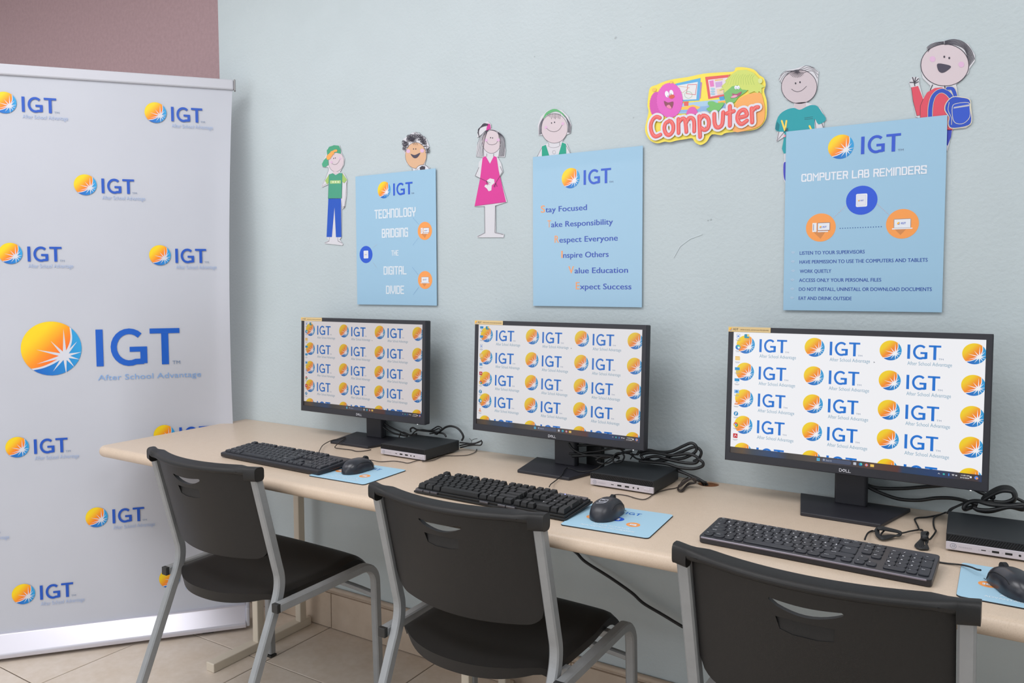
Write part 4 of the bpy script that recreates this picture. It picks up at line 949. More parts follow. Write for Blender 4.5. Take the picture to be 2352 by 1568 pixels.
# ================================================================== small desktop computers
def mini_pc(x, y, a, label):
    r = empty('mini_computer', (x, y, DZ), a, label=label, cat='computer', group='small flat desktop computers')
    w_, dp, h0, h1, hm = .177, .175, .004, .0365, .0205
    bm = BM(); box(bm, 0, w_, .003, dp, h0, h1, bev=.0025); mk('case', bm, PCTOP, r)
    bm = BM(); box(bm, 0, w_, -.0005, .006, h0, hm, bev=.0012); mk('front_strip', bm, SILV, r, label='silver lower front strip')
    bm = BM(); box(bm, .001, w_ - .001, .0012, .004, hm, h1 - .001); gr_ = mk('grille', bm, DARK, r)
    bm = BM()
    for i in range(37):
        x0 = .001 + i * (w_ - .012) / 36
        prism(bm, [(x0, hm + .0006), (x0 + .0016, hm + .0006), (x0 + .0096, h1 - .002), (x0 + .0080, h1 - .002)], -.0002, .002, axis='y')
    box(bm, 0, w_, -.0006, .002, h1 - .0022, h1 - .0004); box(bm, 0, .0015, -.0004, .002, hm, h1 - .001); box(bm, w_ - .0015, w_, -.0004, .002, hm, h1 - .001)
    o = mk('grille_slats', bm, BLK, r); o['kind'] = 'stuff'
    zc = (h0 + hm) / 2
    def port(name, u0, u1, hh, y=-.0009):
        bm = BM(); box(bm, u0 * w_, u1 * w_, y, .002, zc - hh / 2, zc + hh / 2, bev=.0008, seg=1); return mk(name, bm, DARK, r)
    port('small_port', .336, .385, .0026); port('usb_port', .437, .508, .0050); port('usb_port', .558, .630, .0050)
    for u in (.695, .768): bm = BM(); cyl(bm, (u * w_, 0, zc), .0021, .0022, axis='y', k=12); mk('audio_socket', bm, DARK, r)
    bm = BM(); box(bm, .852 * w_, .945 * w_, -.0011, .002, zc - .003, zc + .003, bev=.0006, seg=1); mk('power_button', bm, SILV, r)
    d = Draw(lambda u, v, h: (u, -.0007 - h, v)); g = rgb(150, 148, 158)
    cx = .072 * w_; d.ell(cx, zc, .0056, .0056, g); d.ell(cx, zc, .0047, .0047, rgb(196, 192, 202))
    for k in (-.0018, .0012):
        d.stroke([(cx + k - .0008, zc - .0022), (cx + k + .0016, zc + .0040)], .0006, g); d.stroke([(cx + k + .0002, zc + .001), (cx + k + .0014, zc + .001), (cx + k + .0006, zc - .0018)], .0006, g)
    d.text('P R O D E S K', .125 * w_, zc - .0012, .0225, g, h=.0022)
    for u in (.318, .415, .536): d.rect(u * w_ - .0012, u * w_ + .0008, zc - .0003, zc + .0003, g)
    d.make('front_print', PRINT, r, step=.00004, local=True)
    for u in (.02, w_ - .02):
        for v in (.02, dp - .02): bm = BM(); cyl(bm, (u, v, .0022), .006, .0044, k=12); mk('foot', bm, CAPM, r)
    return r
mini_pc(.621, -.218, -.019, 'small flat black computer behind the mouse nearest the banner')
mini_pc(1.344, -.212, -.022, 'small flat black computer beside the cable hole, right of the middle monitor stand')
mini_pc(2.166, -.295, .023, 'small flat black computer at the right edge, cut off by the picture frame')

# ================================================================== keyboards
_kc = {}
def key_mesh(w_, d_, style):
    k = (round(w_, 4), round(d_, 4), style)
    if k in _kc: return _kc[k]
    bm = BM()
    if style == 3:    # low rounded key
        o0 = rrect(w_, d_, min(.0045, d_ * .38), 4); A = [(x, y, 0) for x, y in o0]; B = [(x, y, .0022) for x, y in o0]; D_ = [(x * .93, y * .90, .0030) for x, y in o0]; S_ = [A, B, D_]
    elif style == 1:
        S_ = [[(x * a, y * b + c, z) for x, y in rrect(w_, d_, .0012, 2)] for a, b, c, z in ((1, 1, 0, 0), (.97, .96, 0, .003), (.86, .80, .0005, .0058))]
    else:
        S_ = [[(x * a, y * b + c, z) for x, y in rrect(w_, d_, .0012, 2)] for a, b, c, z in ((1, 1, 0, .001), (.97, .97, 0, .004), (max(.72, 1 - .0045 / w_), .76, .0008, .0112))]
    V = [[bm.verts.new(p) for p in L_] for L_ in S_]
    n = len(V[0])
    for P_, Q_ in zip(V, V[1:]):
        for j in range(n): bm.faces.new((P_[j], P_[(j + 1) % n], Q_[(j + 1) % n], Q_[j]))
    bm.faces.new(V[0][::-1]); bm.faces.new(V[-1])
    me = bpy.data.meshes.new('key'); bm.to_mesh(me); bm.free(); me.materials.append(KEYM2 if style == 2 else KEYM)
    _kc[k] = me; return me
def layout_full():
    K = []   # x, row, width, height, legend
    for x, t in [(0, 'Esc')] + [(2 + i, 'F%d' % (i + 1)) for i in range(4)] + [(6.5 + i, 'F%d' % (i + 5)) for i in range(4)] + [(11 + i, 'F%d' % (i + 9)) for i in range(4)] + [(15.25, 'Prt'), (16.25, 'Scr'), (17.25, 'Brk')]: K.append((x, 0, 1, 1, t))
    for i, t in enumerate('`1234567890-='): K.append((i, 1.25, 1, 1, t))
    K.append((13, 1.25, 2, 1, 'Back'))
    K.append((0, 2.25, 1.5, 1, 'Tab'))
    for i, t in enumerate('QWERTYUIOP[]'): K.append((1.5 + i, 2.25, 1, 1, t))
    K.append((13.5, 2.25, 1.5, 1, 'Enter'))
    K.append((0, 3.25, 1.75, 1, 'Caps'))
    for i, t in enumerate("ASDFGHJKL;'"): K.append((1.75 + i, 3.25, 1, 1, t))
    K.append((12.75, 3.25, 2.25, 1, 'Enter'))
    K.append((0, 4.25, 2.25, 1, 'Shift'))
    for i, t in enumerate('ZXCVBNM,./'): K.append((2.25 + i, 4.25, 1, 1, t))
    K.append((12.25, 4.25, 2.75, 1, 'Shift'))
    for x, w_, t in ((0, 1.25, 'Ctrl'), (1.25, 1.25, '#'), (2.5, 1.25, 'Alt'), (3.75, 6.25, ''), (10, 1.25, 'Alt'), (11.25, 1.25, '#'), (12.5, 1.25, '='), (13.75, 1.25, 'Ctrl')): K.append((x, 5.25, w_, 1, t))
    for j, row in ((1.25, ('Ins', 'Hm', 'Pg')), (2.25, ('Del', 'End', 'Pg'))):
        for i, t in enumerate(row): K.append((15.25 + i, j, 1, 1, t))
    K.append((16.25, 4.25, 1, 1, '^'))
    for i, t in enumerate('<v>'): K.append((15.25 + i, 5.25, 1, 1, t))
    for j, row in ((1.25, ('Num', '/', '*', '-')), (2.25, '789'), (3.25, '456'), (4.25, '123')):
        for i, t in enumerate(row): K.append((18.5 + i, j, 1, 1, t))
    K.append((21.5, 2.25, 1, 2, '+')); K.append((21.5, 4.25, 1, 2, 'Ent')); K.append((18.5, 5.25, 2, 1, '0')); K.append((20.5, 5.25, 1, 1, '.'))
    return K, 22.5, 6.25
def layout_compact():
    K = []
    for i, t in enumerate(['Esc'] + ['F%d' % k for k in range(1, 13)] + ['Prt', 'Pse']): K.append((i, 0, 1, .8, t))
    for i, t in enumerate('`1234567890-='): K.append((i, .8, 1, 1, t))
    K.append((13, .8, 2, 1, 'Back')); K.append((0, 1.8, 1.5, 1, 'Tab'))
    for i, t in enumerate('QWERTYUIOP[]'): K.append((1.5 + i, 1.8, 1, 1, t))
    K.append((13.5, 1.8, 1.5, 2, 'Enter')); K.append((0, 2.8, 1.7, 1, 'Caps'))
    for i, t in enumerate("ASDFGHJKL;'"): K.append((1.7 + i, 2.8, 1, 1, t))
    K.append((12.7, 2.8, .8, 1, '#')); K.append((0, 3.8, 2.15, 1, 'Shift'))
    for i, t in enumerate('ZXCVBNM,./'): K.append((2.15 + i, 3.8, 1, 1, t))
    K.append((12.15, 3.8, 2.85, 1, 'Shift'))
    for x, w_, t in ((0, 1, 'Fn'), (1, 1.25, 'Ctrl'), (2.25, 1, '#'), (3.25, 1, 'Alt'), (4.25, 5.25, ''), (9.5, 1.25, 'Alt'), (10.75, 1.25, '='), (12, 1.5, 'Ctrl'), (13.9, 1.1, '<')): K.append((x, 4.8, w_, 1, t))
    for j, h_, row in ((0, .8, ('Ins', 'Scr')), (.8, .9, ('Home', 'PgU'))):
        for i, t in enumerate(row): K.append((15.3 + i, j, 1, h_, t))
    K.append((15.3, 1.7, 1, 1.3, 'Del')); K.append((16.3, 1.7, 1, 1, 'End')); K.append((16.3, 2.7, 1, 1, 'PgD')); K.append((15.2, 3.8 - .8, 1, .8, '^')) if False else None
    K.append((15.3, 3.8, 1, 1, '^')); K.append((15.15, 4.8, 1, 1, 'v')); K.append((16.2, 4.8, 1, 1, '>'))
    for j, row in ((.8, ('Num', '/', '*', '-')), (1.8, '789'), (2.8, '456'), (3.8, '123')):
        for i, t in enumerate(row): K.append((17.7 + i, j, 1, 1, t))
    K.append((20.7, 1.8, 1, 2, '+')); K.append((20.7, 3.8, 1, 2, 'Ent')); K.append((17.7, 4.8, 2, 1, '0')); K.append((19.7, 4.8, 1, 1, '.'))
    return [k for k in K if k], 21.7, 5.8
def keyboard(style, x, y, a, label):
    K, nx_, ny_ = layout_compact() if style == 3 else layout_full()
    W_, D_ = {1: (.440, .134), 2: (.440, .132), 3: (.424, .126)}[style]
    tilt = .075
    r = empty('keyboard', (x, y, DZ), a, label=label, cat='keyboard', group='black keyboards on the desk', rx=tilt)
    m = {1: .006, 2: .005, 3: .0055}[style]; fr = {1: .012, 2: .008, 3: .012}[style]
    px_, py_ = (W_ - 2 * m) / nx_, (D_ - m - fr) / ny_
    th = {1: .016, 2: .009, 3: .014}[style]; lift = .0015
    bm = BM()
    if style == 1: box(bm, 0, W_, 0, D_, lift, th, bev=.004)
    elif style == 2:
        box(bm, -.003, W_ + .003, 0, D_ + .002, lift, .007, bev=.002); box(bm, .001, W_ - .001, .004, D_ - .002, .006, .0125, bev=.0015)
    else: prism(bm, [(x_ + W_ / 2, y_ + D_ / 2) for x_, y_ in rrect(W_, D_, .008, 5)], lift, th, bev=.0012)
    body = mk('body', bm, KBODY if style != 2 else KEYM2, r)
    if style == 3:
        bm = BM(); box(bm, .005, W_ - .008, -.0004, .0020, th - .0034, th + .0004, bev=.0008, seg=1); mk('painted_highlight_strip', bm, KHIGHLIGHT, r, label='grey strip painted in as the highlight on the front edge')  # grey strip stands in for the highlight along the front edge
    if style == 2:
        bm = BM(); box(bm, W_ - .084, W_ - .006, D_ - .022, D_ - .004, .012, .0165, bev=.001); mk('indicator_panel', bm, CLEAR, r)
        for i, mm in enumerate((mat('blue_light', (.3, .3, 1), .3), SILV, SILV)):
            if i == 0: mm.node_tree.nodes['Principled BSDF'].inputs['Emission Color'].default_value = (.25, .25, 1, 1); mm.node_tree.nodes['Principled BSDF'].inputs['Emission Strength'].default_value = 4
            bm = BM(); cyl(bm, (W_ - .066 + i * .019, D_ - .010, .0168), .0011, .001, k=8); mk('indicator_light', bm, mm, r)
        for x0, x1 in ((.004, .030), (.030, .052), (.052, .076), (.205, .232), (.258, .282), (.282, .309)):
            bm = BM(); box(bm, x0, x1 - .002, -.001, .006, .007, .0125, bev=.001, seg=1); mk('clear_edge', bm, CLEAR, r)
    zk = {1: th - .001, 2: .0125, 3: th - .0006}[style]; gap = {1: .0016, 2: .0014, 3: .0018}[style]; top = zk + {1: .0060, 2: .0114, 3: .0032}[style]
    d = Draw(lambda u, v, h: (u, v, top + h)); d.L = 0
    for kx, ky, kw, kh, t in K:
        kw_, kh_ = kw * px_ - gap, kh * py_ - gap
        cx = m + (kx + kw / 2) * px_; cy = D_ - m - (ky + kh / 2) * py_
        o = bpy.data.objects.new('key', key_mesh(kw_, kh_, style)); COL.objects.link(o); o.parent = r; o.location = (cx, cy, zk)
        if t and style != 2 or (t in ('#', 'F1', 'F4', '1', '5') and style == 2):
            hh = (.0040 if style == 3 else .0030) if len(t) == 1 else .0024; ww = {1: .0030 if style == 3 else .0022}.get(len(t), .0018 * len(t))
            L0 = d.L; d.text(t, cx - kw_ * .28, cy + kh_ * (.08 if style == 3 else -.05), min(ww, kw_ * .6), rgb(236, 236, 242) if style == 3 else rgb(205, 205, 212), h=hh, off=.008 if style == 3 else 0); d.L = L0
    if d.T: d.make('key_legends', PRINT, r, local=True, step=.00002)
    for u in (.04, W_ - .04):
        hz = math.tan(tilt) * D_ * .9 + .0005
        bm = BM(); box(bm, u - .012, u + .012, D_ - .022, D_ - .012, -hz + .001, .004, bev=.001, seg=1); mk('rear_foot', bm, CAPM, r)
    return r
kb1 = keyboard(1, .215, -.503, -.036, 'low black keyboard at the left end of the desk nearest the banner')
kb2 = keyboard(2, .992, -.514, -.030, 'chunky black keyboard with tall keycaps and a blue light')
kb3 = keyboard(3, 1.732, -.506, -.050, 'slim black keyboard with rounded keys and white legends')

# ================================================================== mouse pads and mice
def pad(x, y, a, label, seed, label_text=True):
    r = empty('mouse_pad', (x, y, DZ), a, label=label, cat='mouse pad', group='light blue mouse pads')
    w_, dp = .203, .187
    ol = [(p[0] + w_ / 2, p[1] + dp / 2) for p in rrect(w_, dp, .009, 5)]
    bm = BM(); prism(bm, ol, 0, .0022); mk('rubber_base', bm, RUBBER, r)
    bm = BM(); prism(bm, [(p[0] * .997 + .0003, p[1] * .997 + .0003) for p in ol], .0022, .0028); mk('cloth_top', bm, mat('pad_cloth', rgb(166, 203, 224), .7), r)
    d = Draw(lambda u, v, h: (u, v, .0029 + h)); d.logo(.083, .150, .012, PWHITE, ix=1.6, blue=rgb(20, 110, 205)); d.make('logo', PRINT, r, step=.00003, local=True)
    d = Draw(lambda u, v, h: (u, v, .0029 + h)); d.text('After School Advantage', .103, .128, .04, rgb(206, 226, 240), h=.004); d.text('AFTER SCHOOL', .062, .036, .088, rgb(226, 236, 244), h=.0072, off=.01); d.text('ADVANTAGE PROGRAMME', .040, .020, .125, rgb(226, 236, 244), h=.0072, off=.01); d.make('lettering', PRINT, r, step=.00003, local=True)
    for c, k, col in (((.045, .085), 'pc', ORA), ((.100, .095), 'tablet', rgb(24, 90, 214)), ((.145, .072), 'laptop', ORA)):
        d = Draw(lambda u, v, h: (u, v, .0029 + h)); device(d, c[0], c[1], .0155, k, col); d.make('icon', PRINT, r, step=.00003, local=True)
    return r
pad(.626, -.531, .030, 'light blue mouse pad under the mouse nearest the banner', 1)
pad(1.434, -.554, .064, 'light blue mouse pad in the middle, lying fully in view before the cable hole', 2)
pad(2.193, -.547, -.012, 'light blue mouse pad cut off by the right edge of the picture', 3)
def mouse(style, x, y, a, label, cable):
    r = empty('computer_mouse', (x, y, DZ + .0030), a, label=label, cat='mouse', group='black corded mice')
    L_, Wd, H_ = {1: (.112, .060, .036), 2: (.122, .066, .040), 3: (.116, .062, .037)}[style]
    bm = BM(); n = 22; rings = []
    for i in range(n + 1):
        t = -1 + 2 * i / n; yy = t * L_ / 2
        e = max(1 - abs(t) ** 2.6, 0) ** .5
        wv = Wd / 2 * e * (1 - .10 * math.exp(-((t - .15) / .35) ** 2)) * (1.0 if t < 0 else 1 - .05 * t)
        hv = H_ * (max(1 - abs(t + .18) ** 2.3 / (1.18 ** 2.3 if t > 0 else .82 ** 2.3), .0) ** .55 * .80 + .20 * e) * (1 if t < .6 else 1 - .15 * (t - .6))
        hv = max(hv, .004 if abs(t) < 1 else .002); wv = max(wv, .003)
        ring = []
        for k in range(17):
            th = PI * k / 16; c_, s_ = math.cos(th), math.sin(th)
            ring.append(bm.verts.new((wv * (abs(c_) ** .72) * (1 if c_ > 0 else -1), yy, .0015 + hv * abs(s_) ** .8)))
        ring.append(bm.verts.new((-wv * .88, yy, 0.0))); ring.append(bm.verts.new((wv * .88, yy, 0.0)))
        rings.append(ring)
    for A, B in zip(rings, rings[1:]):
        for j in range(len(A)): bm.faces.new((A[j], A[(j + 1) % len(A)], B[(j + 1) % len(A)], B[j]))
    bm.faces.new(rings[0]); bm.faces.new(rings[-1][::-1])
    bmesh.ops.recalc_face_normals(bm, faces=list(bm.faces))
    mk('body', bm, MOUSE2 if style == 2 else MOUSE, r, smooth=math.radians(50))
    def surf(tx, t):
        yy = t * L_ / 2; e = max(1 - abs(t) ** 2.6, 0) ** .5
        hv = H_ * (max(1 - abs(t + .18) ** 2.3 / (1.18 ** 2.3 if t > 0 else .82 ** 2.3), .0) ** .55 * .80 + .20 * e) * (1 if t < .6 else 1 - .15 * (t - .6))
        wv = Wd / 2 * e; c_ = min(abs(tx / wv), .999); th = math.acos(c_ ** (1 / .72))
        return Vector((tx, yy, .0015 + hv * math.sin(th) ** .8))
    bm = BM(); sweep(bm, [surf(.0005, .93 - .1 * i) + Vector((0, 0, -.0001)) for i in range(0, 8)], circ(.0006, 6)); mk('button_seam', bm, DARK, r)
    bm = BM(); pts = [surf(Wd / 2 * .80 * s_, .80 - .12 * i) for s_ in (1,) for i in range(12)]; sweep(bm, pts, circ(.0006, 6)); mk('side_seam', bm, DARK, r)
    bm = BM(); pts = [surf(-Wd / 2 * .80, .80 - .12 * i) for i in range(12)]; sweep(bm, pts, circ(.0006, 6)); mk('side_seam', bm, DARK, r)
    p = surf(0, .52); bm = BM(); cyl(bm, (0, p.y, p.z - .003), .0095, .008, axis='x', k=20); mk('scroll_wheel', bm, RUBBER, r)
    if style == 2:
        d = Draw(lambda u, v, h: tuple(surf(u, v) + Vector((0, 0, .0004 + h))))
        c_ = rgb(210, 210, 220); d.stroke([(-.009, -.42), (-.009, -.22), (.007, -.24), (.007, -.38)], .0013, c_, closed=True); d.stroke([(-.009, -.46), (.002, -.48)], .0012, c_); d.stroke([(-.006, -.26), (.003, -.34)], .001, c_)
        d.T = []  # drawn below with even line width
        def q(u, v): return surf(u, v) + Vector((0, 0, .0002))
        bm = BM()
        for l in ([(-.008, -.50), (-.008, -.26), (.009, -.24), (.009, -.44), (-.008, -.50)], [(-.012, -.58), (.004, -.54), (.009, -.44)], [(-.004, -.34), (.001, -.32), (.004, -.36)]):
            sweep(bm, [q(*p_) for p_ in l], circ(.0006, 5), smooth=False)
        mk('emblem', bm, mat('emblem_white', rgb(215, 215, 225), .5), r)
    bm = BM(); cord(bm, cable, .0012 if style != 3 else .0017); mk('cable', bm, CORDB if style != 3 else CORD, r, world=True)
    return r
def dz(c, pts, z=DZ + .0025):
    out = []
    for p in pts:
        q = c(p[0], p[1]); out.append(tuple(at_z(q[0], q[1], z if len(p) < 3 else DZ + p[2])))
    return out
cA = lambda x, y: (680 + x / 3.92, 710 + y / 3.92)
cB = lambda x, y: (1330 + x / 7.587, 1030 + y / 7.587)
cD = lambda x, y: (2100 + x / 8.71, 1240 + y / 8.71)
cE = lambda x, y: (1860 + x / 7.35, 1180 + y / 7.35)
cF = lambda x, y: (1180 + x / 7.84, 980 + y / 7.84)
cG = lambda x, y: (500 + x / 5.113, 950 + y / 5.113)
cH = lambda x, y: (1640 + x / 3.303, 730 + y / 3.303)
cI = lambda x, y: (1070 + x / 3.92, 720 + y / 3.92)
cJ = lambda x, y: (850 + x / 8.4, 960 + y / 8.4)
cK = lambda x, y: (2092 + x / 7.127, 1080 + y / 7.127)
m1c = dz(cA, ((640, 1400, .012), (645, 1380, .014), (665, 1357, .010), (760, 1372), (880, 1366), (960, 1376), (1010, 1384), (1075, 1366), (1130, 1352)))
m1c += [(.800, -.232, .7435), (.812, -.20, .7425)] + dz(cA, ((1330, 1322), (1450, 1318), (1545, 1312), (1612, 1285), (1626, 1250), (1610, 1215)))
mouse(1, .712, -.420, -.06, 'glossy black mouse on the mouse pad nearest the banner', m1c)
m2c = dz(cB, ((560, 925, .018), (510, 900, .016), (495, 868, .010), (580, 815, .004), (690, 798), (850, 822), (980, 862), (1110, 886), (1200, 862), (1290, 800), (1400, 748), (1550, 708), (1700, 680)))
for k in range(5):
    m2c += dz(cB, ((1780, 600 + 14 * k, .012), (1900 + 12 * k, 530, .022), (2020, 520 + 18 * k, .024), (2030, 600, .014), (1900, 640 - 10 * k, .008), (1800, 740 - 8 * k, .004), (1720 + 8 * k, 720, .005), (1735, 640 + 10 * k, .009)))
m2c += dz(cB, ((1800, 560, .010), (1860, 520), (1900, 500), (1850, 480), (1760, 476)))
mouse(2, 1.497, -.440, .02, 'matte black mouse with a white emblem, on the middle mouse pad', m2c)
m3c = dz(cD, ((1330, 600, .016), (1250, 585, .014), (1150, 545, .012), (1000, 505, .008), (850, 485, .004), (650, 465), (440, 432), (300, 410)))
mouse(3, 2.276, -.473, .50, 'glossy black mouse lying askew, cut off by the right edge', m3c)

# ================================================================== chairs
SQ = rrect(.0245, .0245, .0035, 2)
def make_chair(x, y, a, label):
    r = empty('stacking_chair', (x, y, 0), a, label=label, cat='chair', group='black plastic chairs with grey steel frames')
    UX, RX = .2210, .2465
    for s in (-1, 1):
        bm = BM()
        lo = [(s * UX, -.186, .012), (s * UX, -.100, .215), (s * UX, -.032, .378), (s * UX, -.014, .420), (s * UX, -.003, .455), (s * UX, -.001, .490), (s * UX, -.010, .530), (s * UX, -.040, .650), (s * UX, -.075, .792)]
        sweep(bm, cat(lo, 4), SQ, up=Vector((0, 1, 0)), smooth=False); up_ = mk('rear_leg', bm, STEEL, r)
        bm = BM(); box(bm, s * UX - .014, s * UX + .014, -.201, -.173, 0, .012, bev=.002); mk('rubber_foot', bm, CAPM, up_)
        bm = BM(); rr = .058; fy, fz, fe = .345, .428, .352
        P_ = [(s * RX, -.030, .421), (s * RX, .10, .4235), (s * RX, fy - rr, fz)]
        for i in range(1, 8): t = PI / 2 * i / 7; P_.append((s * RX, fy - rr + rr * math.sin(t), fz - rr + rr * math.cos(t)))
        P_.append((s * (RX + .003), fe, .012))
        sweep(bm, P_, SQ, up=Vector((0, 0, 1)), smooth=False); fl = mk('front_leg', bm, STEEL, r)
        bm = BM(); box(bm, s * RX - .0115, s * RX + .0115, -.041, -.028, .409, .433, bev=.002); mk('end_plug', bm, CAPM, fl)
        bm = BM(); box(bm, s * (RX + .003) - .014, s * (RX + .003) + .014, fe - .0135, fe + .0135, 0, .008, bev=.002); mk('rubber_foot', bm, CAPM, fl)
    bm = BM(); sweep(bm, cat([(-RX, .350, .325), (-RX * .6, .355, .33), (0, .358, .332), (RX * .6, .355, .33), (RX, .350, .325)], 4), rrect(.016, .016, .003, 2), smooth=False); mk('front_stretcher', bm, STEEL, r)
    for yy, zz in ((.06, .410), (.27, .414)):
        bm = BM(); box(bm, -.222, .222, yy - .01, yy + .01, zz - .009, zz + .009, bev=.002); mk('seat_support', bm, STEEL, r)
    # seat shell
    bm = BM(); nx_, ny_ = 28, 26; Tt = []; Bb = []
    for j in range(ny_ + 1):
        v = j / ny_; A = []; B = []
        for i in range(nx_ + 1):
            u = -1 + 2 * i / nx_
            yb = -.092 + .092 * abs(u) ** 2.2; yf = .368 - .018 * abs(u) ** 3
            yy = yb + (yf - yb) * v; hw = .214 + (.012 if False else 0)
            k = 1 - .03 * (1 - v) ** 2
            xx = u * hw * k
            zz = .446 - .014 * (1 - u * u) * math.sin(PI * min(v * 1.15, 1)) + .010 * math.exp(-((v - .80) / .16) ** 2) - .030 * max(0, (v - .84) / .16) ** 2 - .004 * (1 - v) ** 3
            zz -= .010 * max(0, (abs(u) - .88) / .12) ** 2
            A.append(bm.verts.new((xx, yy, zz))); th = .010 + .012 * max(0, (abs(u) - .90) / .10) + .020 * max(0, (.10 - v) / .10) * (1 - abs(u) ** 4)
            B.append(bm.verts.new((xx * .985, yy + (.006 if v < .05 else 0), zz - th)))
        Tt.append(A); Bb.append(B)
    for j in range(ny_):
        for i in range(nx_):
            bm.faces.new((Tt[j][i], Tt[j][i + 1], Tt[j + 1][i + 1], Tt[j + 1][i])); bm.faces.new((Bb[j][i], Bb[j + 1][i], Bb[j + 1][i + 1], Bb[j][i + 1]))
    for i in range(nx_):
        bm.faces.new((Tt[0][i + 1], Tt[0][i], Bb[0][i], Bb[0][i + 1])); bm.faces.new((Tt[-1][i], Tt[-1][i + 1], Bb[-1][i + 1], Bb[-1][i]))
    for j in range(ny_):
        bm.faces.new((Tt[j][0], Tt[j + 1][0], Bb[j + 1][0], Bb[j][0])); bm.faces.new((Tt[j + 1][-1], Tt[j][-1], Bb[j][-1], Bb[j + 1][-1]))
    bmesh.ops.recalc_face_normals(bm, faces=list(bm.faces)); mk('seat', bm, PLAST, r, smooth=math.radians(45))
    # backrest shell
    def yp(z): return -.001 - .074 * max(0, (z - .49) / .30)
    def yc_(u, z): return yp(z) - (.052 + .010 * (z - .55) / .24) * (1 - u * u) + .004
    nx_, nz_ = 52, 34; bm = BM(); Fr = []; Bk = []
    for j in range(nz_ + 1):
        A = []; B = []
        for i in range(nx_ + 1):
            u = -1 + 2 * i / nx_
            c_ = max(0, (abs(u) - .80) / .20); zb_ = .532 + .008 * u * u + .040 * (1 - math.sqrt(max(0, 1 - c_ ** 2)))
            z = zb_ + (.786 - zb_) * j / nz_; xx = u * .2065
            A.append(bm.verts.new((xx, yc_(u, z) + .0055, z))); B.append(bm.verts.new((xx, yc_(u, z) - .0055, z)))
        Fr.append(A); Bk.append(B)
    for j in range(nz_):
        for i in range(nx_):
            bm.faces.new((Fr[j][i], Fr[j + 1][i], Fr[j + 1][i + 1], Fr[j][i + 1])); bm.faces.new((Bk[j][i], Bk[j][i + 1], Bk[j + 1][i + 1], Bk[j + 1][i]))
    for i in range(nx_):
        bm.faces.new((Fr[0][i], Fr[0][i + 1], Bk[0][i + 1], Bk[0][i])); bm.faces.new((Fr[-1][i + 1], Fr[-1][i], Bk[-1][i], Bk[-1][i + 1]))
    for j in range(nz_):
        bm.faces.new((Fr[j + 1][0], Fr[j][0], Bk[j][0], Bk[j + 1][0])); bm.faces.new((Fr[j][-1], Fr[j + 1][-1], Bk[j + 1][-1], Bk[j][-1]))
    bmesh.ops.recalc_face_normals(bm, faces=list(bm.faces))
    back = mk('backrest', bm, PLAST, r)
    slot = [(-.056, .768)] + [(-.056 + .112 * i / 8, .768 - .0035 * math.sin(PI * i / 8)) for i in range(1, 8)] + [(.056, .768), (.059, .765), (.056, .761)] + [(.056 - .112 * i / 10, .761 - .0145 * math.sin(PI * i / 10) ** .9) for i in range(1, 10)] + [(-.057, .765)]
    cb = BM(); prism(cb, [(px_, z - .008) for px_, z in slot], -.5, .3, axis='y'); c1_ = mk('cutter', cb, PLAST)
    rec = [(-.047, .728), (.045, .728), (.043, .705), (.020, .7005), (-.020, .7005), (-.041, .706)]
    ys_ = yc_(0, .715) - .0055
    cb = BM(); prism(cb, rec, -.5, ys_ + .006, axis='y'); c2_ = mk('cutter', cb, PLAST)
    sv = r.location.copy(), r.rotation_euler.copy(); r.location = (0, 0, 0); r.rotation_euler = (0, 0, 0)
    bpy.context.view_layer.update(); boolean(back, [c1_, c2_]); r.location, r.rotation_euler = sv
    b2 = bmesh.new(); b2.from_mesh(back.data)
    for f_ in b2.faces: f_.smooth = True
    for e_ in b2.edges:
        if len(e_.link_faces) == 2 and e_.calc_face_angle(0) > math.radians(30): e_.smooth = False
    b2.to_mesh(back.data); b2.free()
    # rolled top rim that caps both uprights
    us_ = [-1, -.985] + [-.873, -.871] + [-.87 + 1.74 * i / 36 for i in range(1, 36)] + [.871, .873] + [.985, 1]; bm = BM(); n = len(us_) - 1; rings = []
    for i in range(n + 1):
        u = us_[i]; e = 1.0 if abs(u) > .872 else 0.0; e2 = max(0, (abs(u) - .70) / .17); e2 = min(1, e2); e2 = e2 * e2 * (3 - 2 * e2)
        top_ = .8045; h_ = .022 + .015 * e; dpt = .038 - .007 * e2
        ce = yp(.79) - .062 * (1 - min(abs(u) / .97, 1) ** 2.0) + .0145 * (1 - e2) + .0015 * e2
        o = rrect(dpt, h_, min(.010, h_ * .45), 4)
        rings.append([bm.verts.new((u * .2385, ce + q[0], top_ - h_ / 2 + q[1] - (.005 if q[0] < 0 and q[1] > 0 else 0) * (1 - e2))) for q in o])
    for A, B in zip(rings, rings[1:]):
        for j in range(len(A)): bm.faces.new((A[j], A[(j + 1) % len(A)], B[(j + 1) % len(A)], B[j]))
    bm.faces.new(rings[0]); bm.faces.new(rings[-1][::-1]); bmesh.ops.recalc_face_normals(bm, faces=list(bm.faces))
    mk('top_rim', bm, PLAST, r, smooth=math.radians(50))
    return r
ch = make_chair(.4068, -.6364, -.024, 'black plastic chair at left, before the keyboard nearest the banner')
copy_tree(ch, (1.2320, -.6029, 0), -.0114, 'middle black plastic chair, before the keyboard with tall keycaps')
copy_tree(ch, (1.9948, -.6430, 0), -.035, 'black plastic chair at right, cut off by the bottom edge, nearest the camera')

